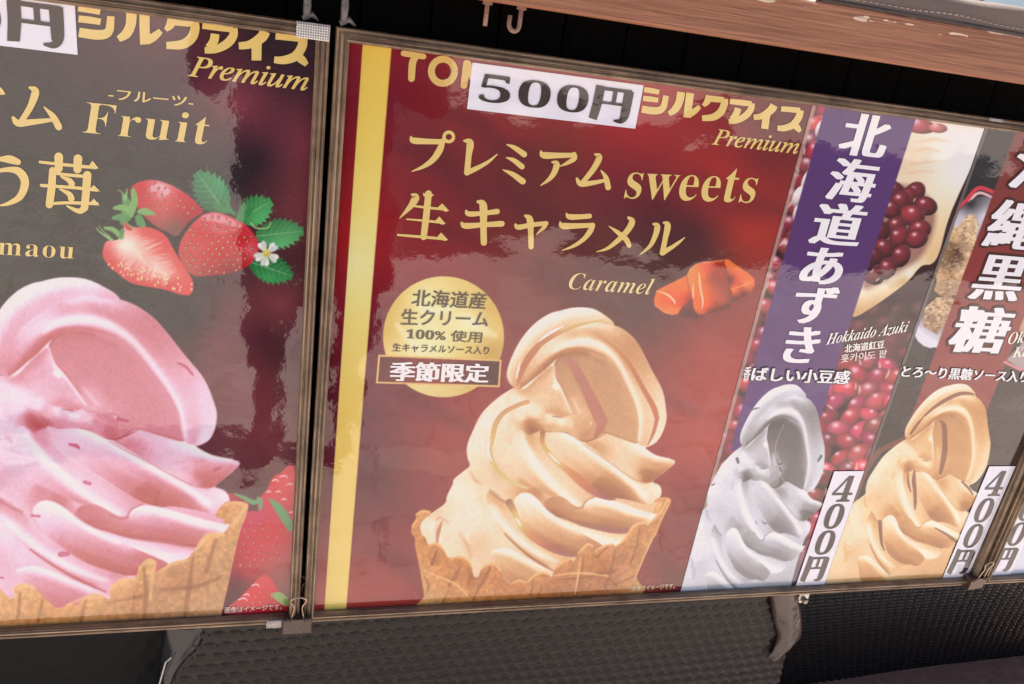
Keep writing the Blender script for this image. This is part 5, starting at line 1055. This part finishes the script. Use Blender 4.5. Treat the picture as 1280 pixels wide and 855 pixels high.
patch(ue - .036, vt - .0005, ue - .001, vt + .0162, -.0152, tape_mat(), frame_s, 1)['label'] = 'square-meshed clear tape on the frame corner'
patch(ue - .046, V1 + .0005, ue - .024, V1 + .0148, -.0152, plain('clear_tape', (176, 166, 158), .15, bump=.002, bscale=160, var=.25), frame_s, 2)['label'] = 'crinkled clear tape on the lower rail'
patch(UK - .01, V0 - .0143, UK + .014, V0 - .0105, -.0128, plain('clear_tape_edge', (150, 150, 146), .2), frame_c, 3)

# ------------------------------------------------------------------ the photographer, whose dark clothes the glossy film mirrors
per = thing('person', 'person in dark clothes standing before the posters, holding a phone up with both hands', 'person')
def body(name, mat, J, E_, root=0, lv=2):
    me = bpy.data.meshes.new(name); me.from_pydata([j[:3] for j in J], E_, []); o = bpy.data.objects.new(name, me); COL.objects.link(o); me.materials.append(mat)
    o.parent = per; sk_ = o.modifiers.new('skin', 'SKIN')
    for i, j in enumerate(J): me.skin_vertices[0].data[i].radius = (j[3], j[4] if len(j) > 4 else j[3])
    me.skin_vertices[0].data[root].use_root = True; sk_.use_smooth_shade = True
    s = o.modifiers.new('sub', 'SUBSURF'); s.levels = s.render_levels = lv; return o
cp = Vector((CAM_UVN[0], CAM_UVN[2], ZC - CAM_UVN[1])); H = max(1.55, cp.z + .32)
hp_ = H * .52; sh = H * .82; ax = cp.x + .08; ay = cp.y - .40

cloth_d = plain('dark_jacket', (36, 36, 42), .8, var=.2, bscale=20); trous = plain('dark_trousers', (30, 32, 40), .8, var=.2, bscale=30); skin_m = plain('skin', (206, 160, 134), .5); hair_m = plain('black_hair', (24, 20, 20), .5)
J = [(ax, ay, hp_, .24, .14), (ax, ay, hp_ + .25, .23, .13), (ax, ay, sh - .10, .24, .14), (ax, ay + .01, sh, .11, .09), (ax, ay + .02, sh + .07, .055),
     (ax - .23, ay, sh - .05, .075), (ax - .30, ay + .05, sh - .29, .062), (ax - .10, ay + .22, cp.z - .07, .042), (ax + .23, ay, sh - .05, .075), (ax + .30, ay + .05, sh - .29, .062), (ax + .12, ay + .22, cp.z - .07, .042), (ax, ay, hp_ * .62, .25, .15)]
body('jacket', cloth_d, J, [(0, 1), (1, 2), (2, 3), (3, 4), (2, 5), (5, 6), (6, 7), (2, 8), (8, 9), (9, 10), (0, 11)])
J = [(ax, ay, hp_ + .02, .155, .115), (ax - .09, ay, hp_ - .08, .095), (ax - .12, ay + .02, hp_ * .53, .065), (ax - .13, ay - .01, .09, .045), (ax - .14, ay + .10, .04, .040, .035),
     (ax + .09, ay, hp_ - .08, .095), (ax + .12, ay + .02, hp_ * .53, .065), (ax + .13, ay - .01, .09, .045), (ax + .14, ay + .10, .04, .040, .035)]
body('trousers', trous, J, [(0, 1), (1, 2), (2, 3), (3, 4), (0, 5), (5, 6), (6, 7), (7, 8)])
hz = sh + .07 + H / 15
J = [(ax, ay + .02, sh + .05, .05), (ax, ay + .03, hz - .05, .06, .07), (ax, ay + .035, hz + .02, .075, .09), (ax, ay + .03, hz + .08, .06, .07)]
body('head', skin_m, J, [(0, 1), (1, 2), (2, 3)])
J = [(ax, ay - .01, hz - .03, .07, .06), (ax, ay - .01, hz + .04, .085, .085), (ax, ay + .01, hz + .10, .07, .075)]
body('hair', hair_m, J, [(0, 1), (1, 2)])
for s in (-1, 1):
    wx, wy, wz = ax + s * .11, ay + .22, cp.z - .07
    J = [(wx, wy, wz, .028, .02), (wx - s * .02, wy + .05, wz + .03, .034, .016)]; Eg = [(0, 1)]
    for k in range(4):
        b = len(J); J += [(wx - s * (.03 + .006 * k), wy + .08, wz + .022 + .017 * k, .009), (wx - s * .052, wy + .105, wz + .024 + .017 * k, .0085), (wx - s * .075, wy + .100, wz + .026 + .017 * k, .0075)]; Eg += [(1, b), (b, b + 1), (b + 1, b + 2)]
    b = len(J); J += [(wx - s * .035, wy + .04, wz + .005, .010), (wx - s * .06, wy + .055, wz + .012, .009)]; Eg += [(0, b), (b, b + 1)]
    body('hand', skin_m, J, Eg, lv=1)
ph = thing('phone', 'black phone held upright in both hands of the person', 'phone'); mb = MB(); mb.box((cp.x - .075, cp.y - .036, cp.z - .040), (cp.x + .075, cp.y - .028, cp.z + .040)); bevel(mb.build('phone_body', plain('phone_black', (24, 24, 26), .25), ph), .003)
mb = MB(); mb.box((cp.x - .070, cp.y - .0372, cp.z - .036), (cp.x + .070, cp.y - .0362, cp.z + .036)); mb.build('phone_screen', plain('phone_glass', (14, 14, 16), .1), ph)
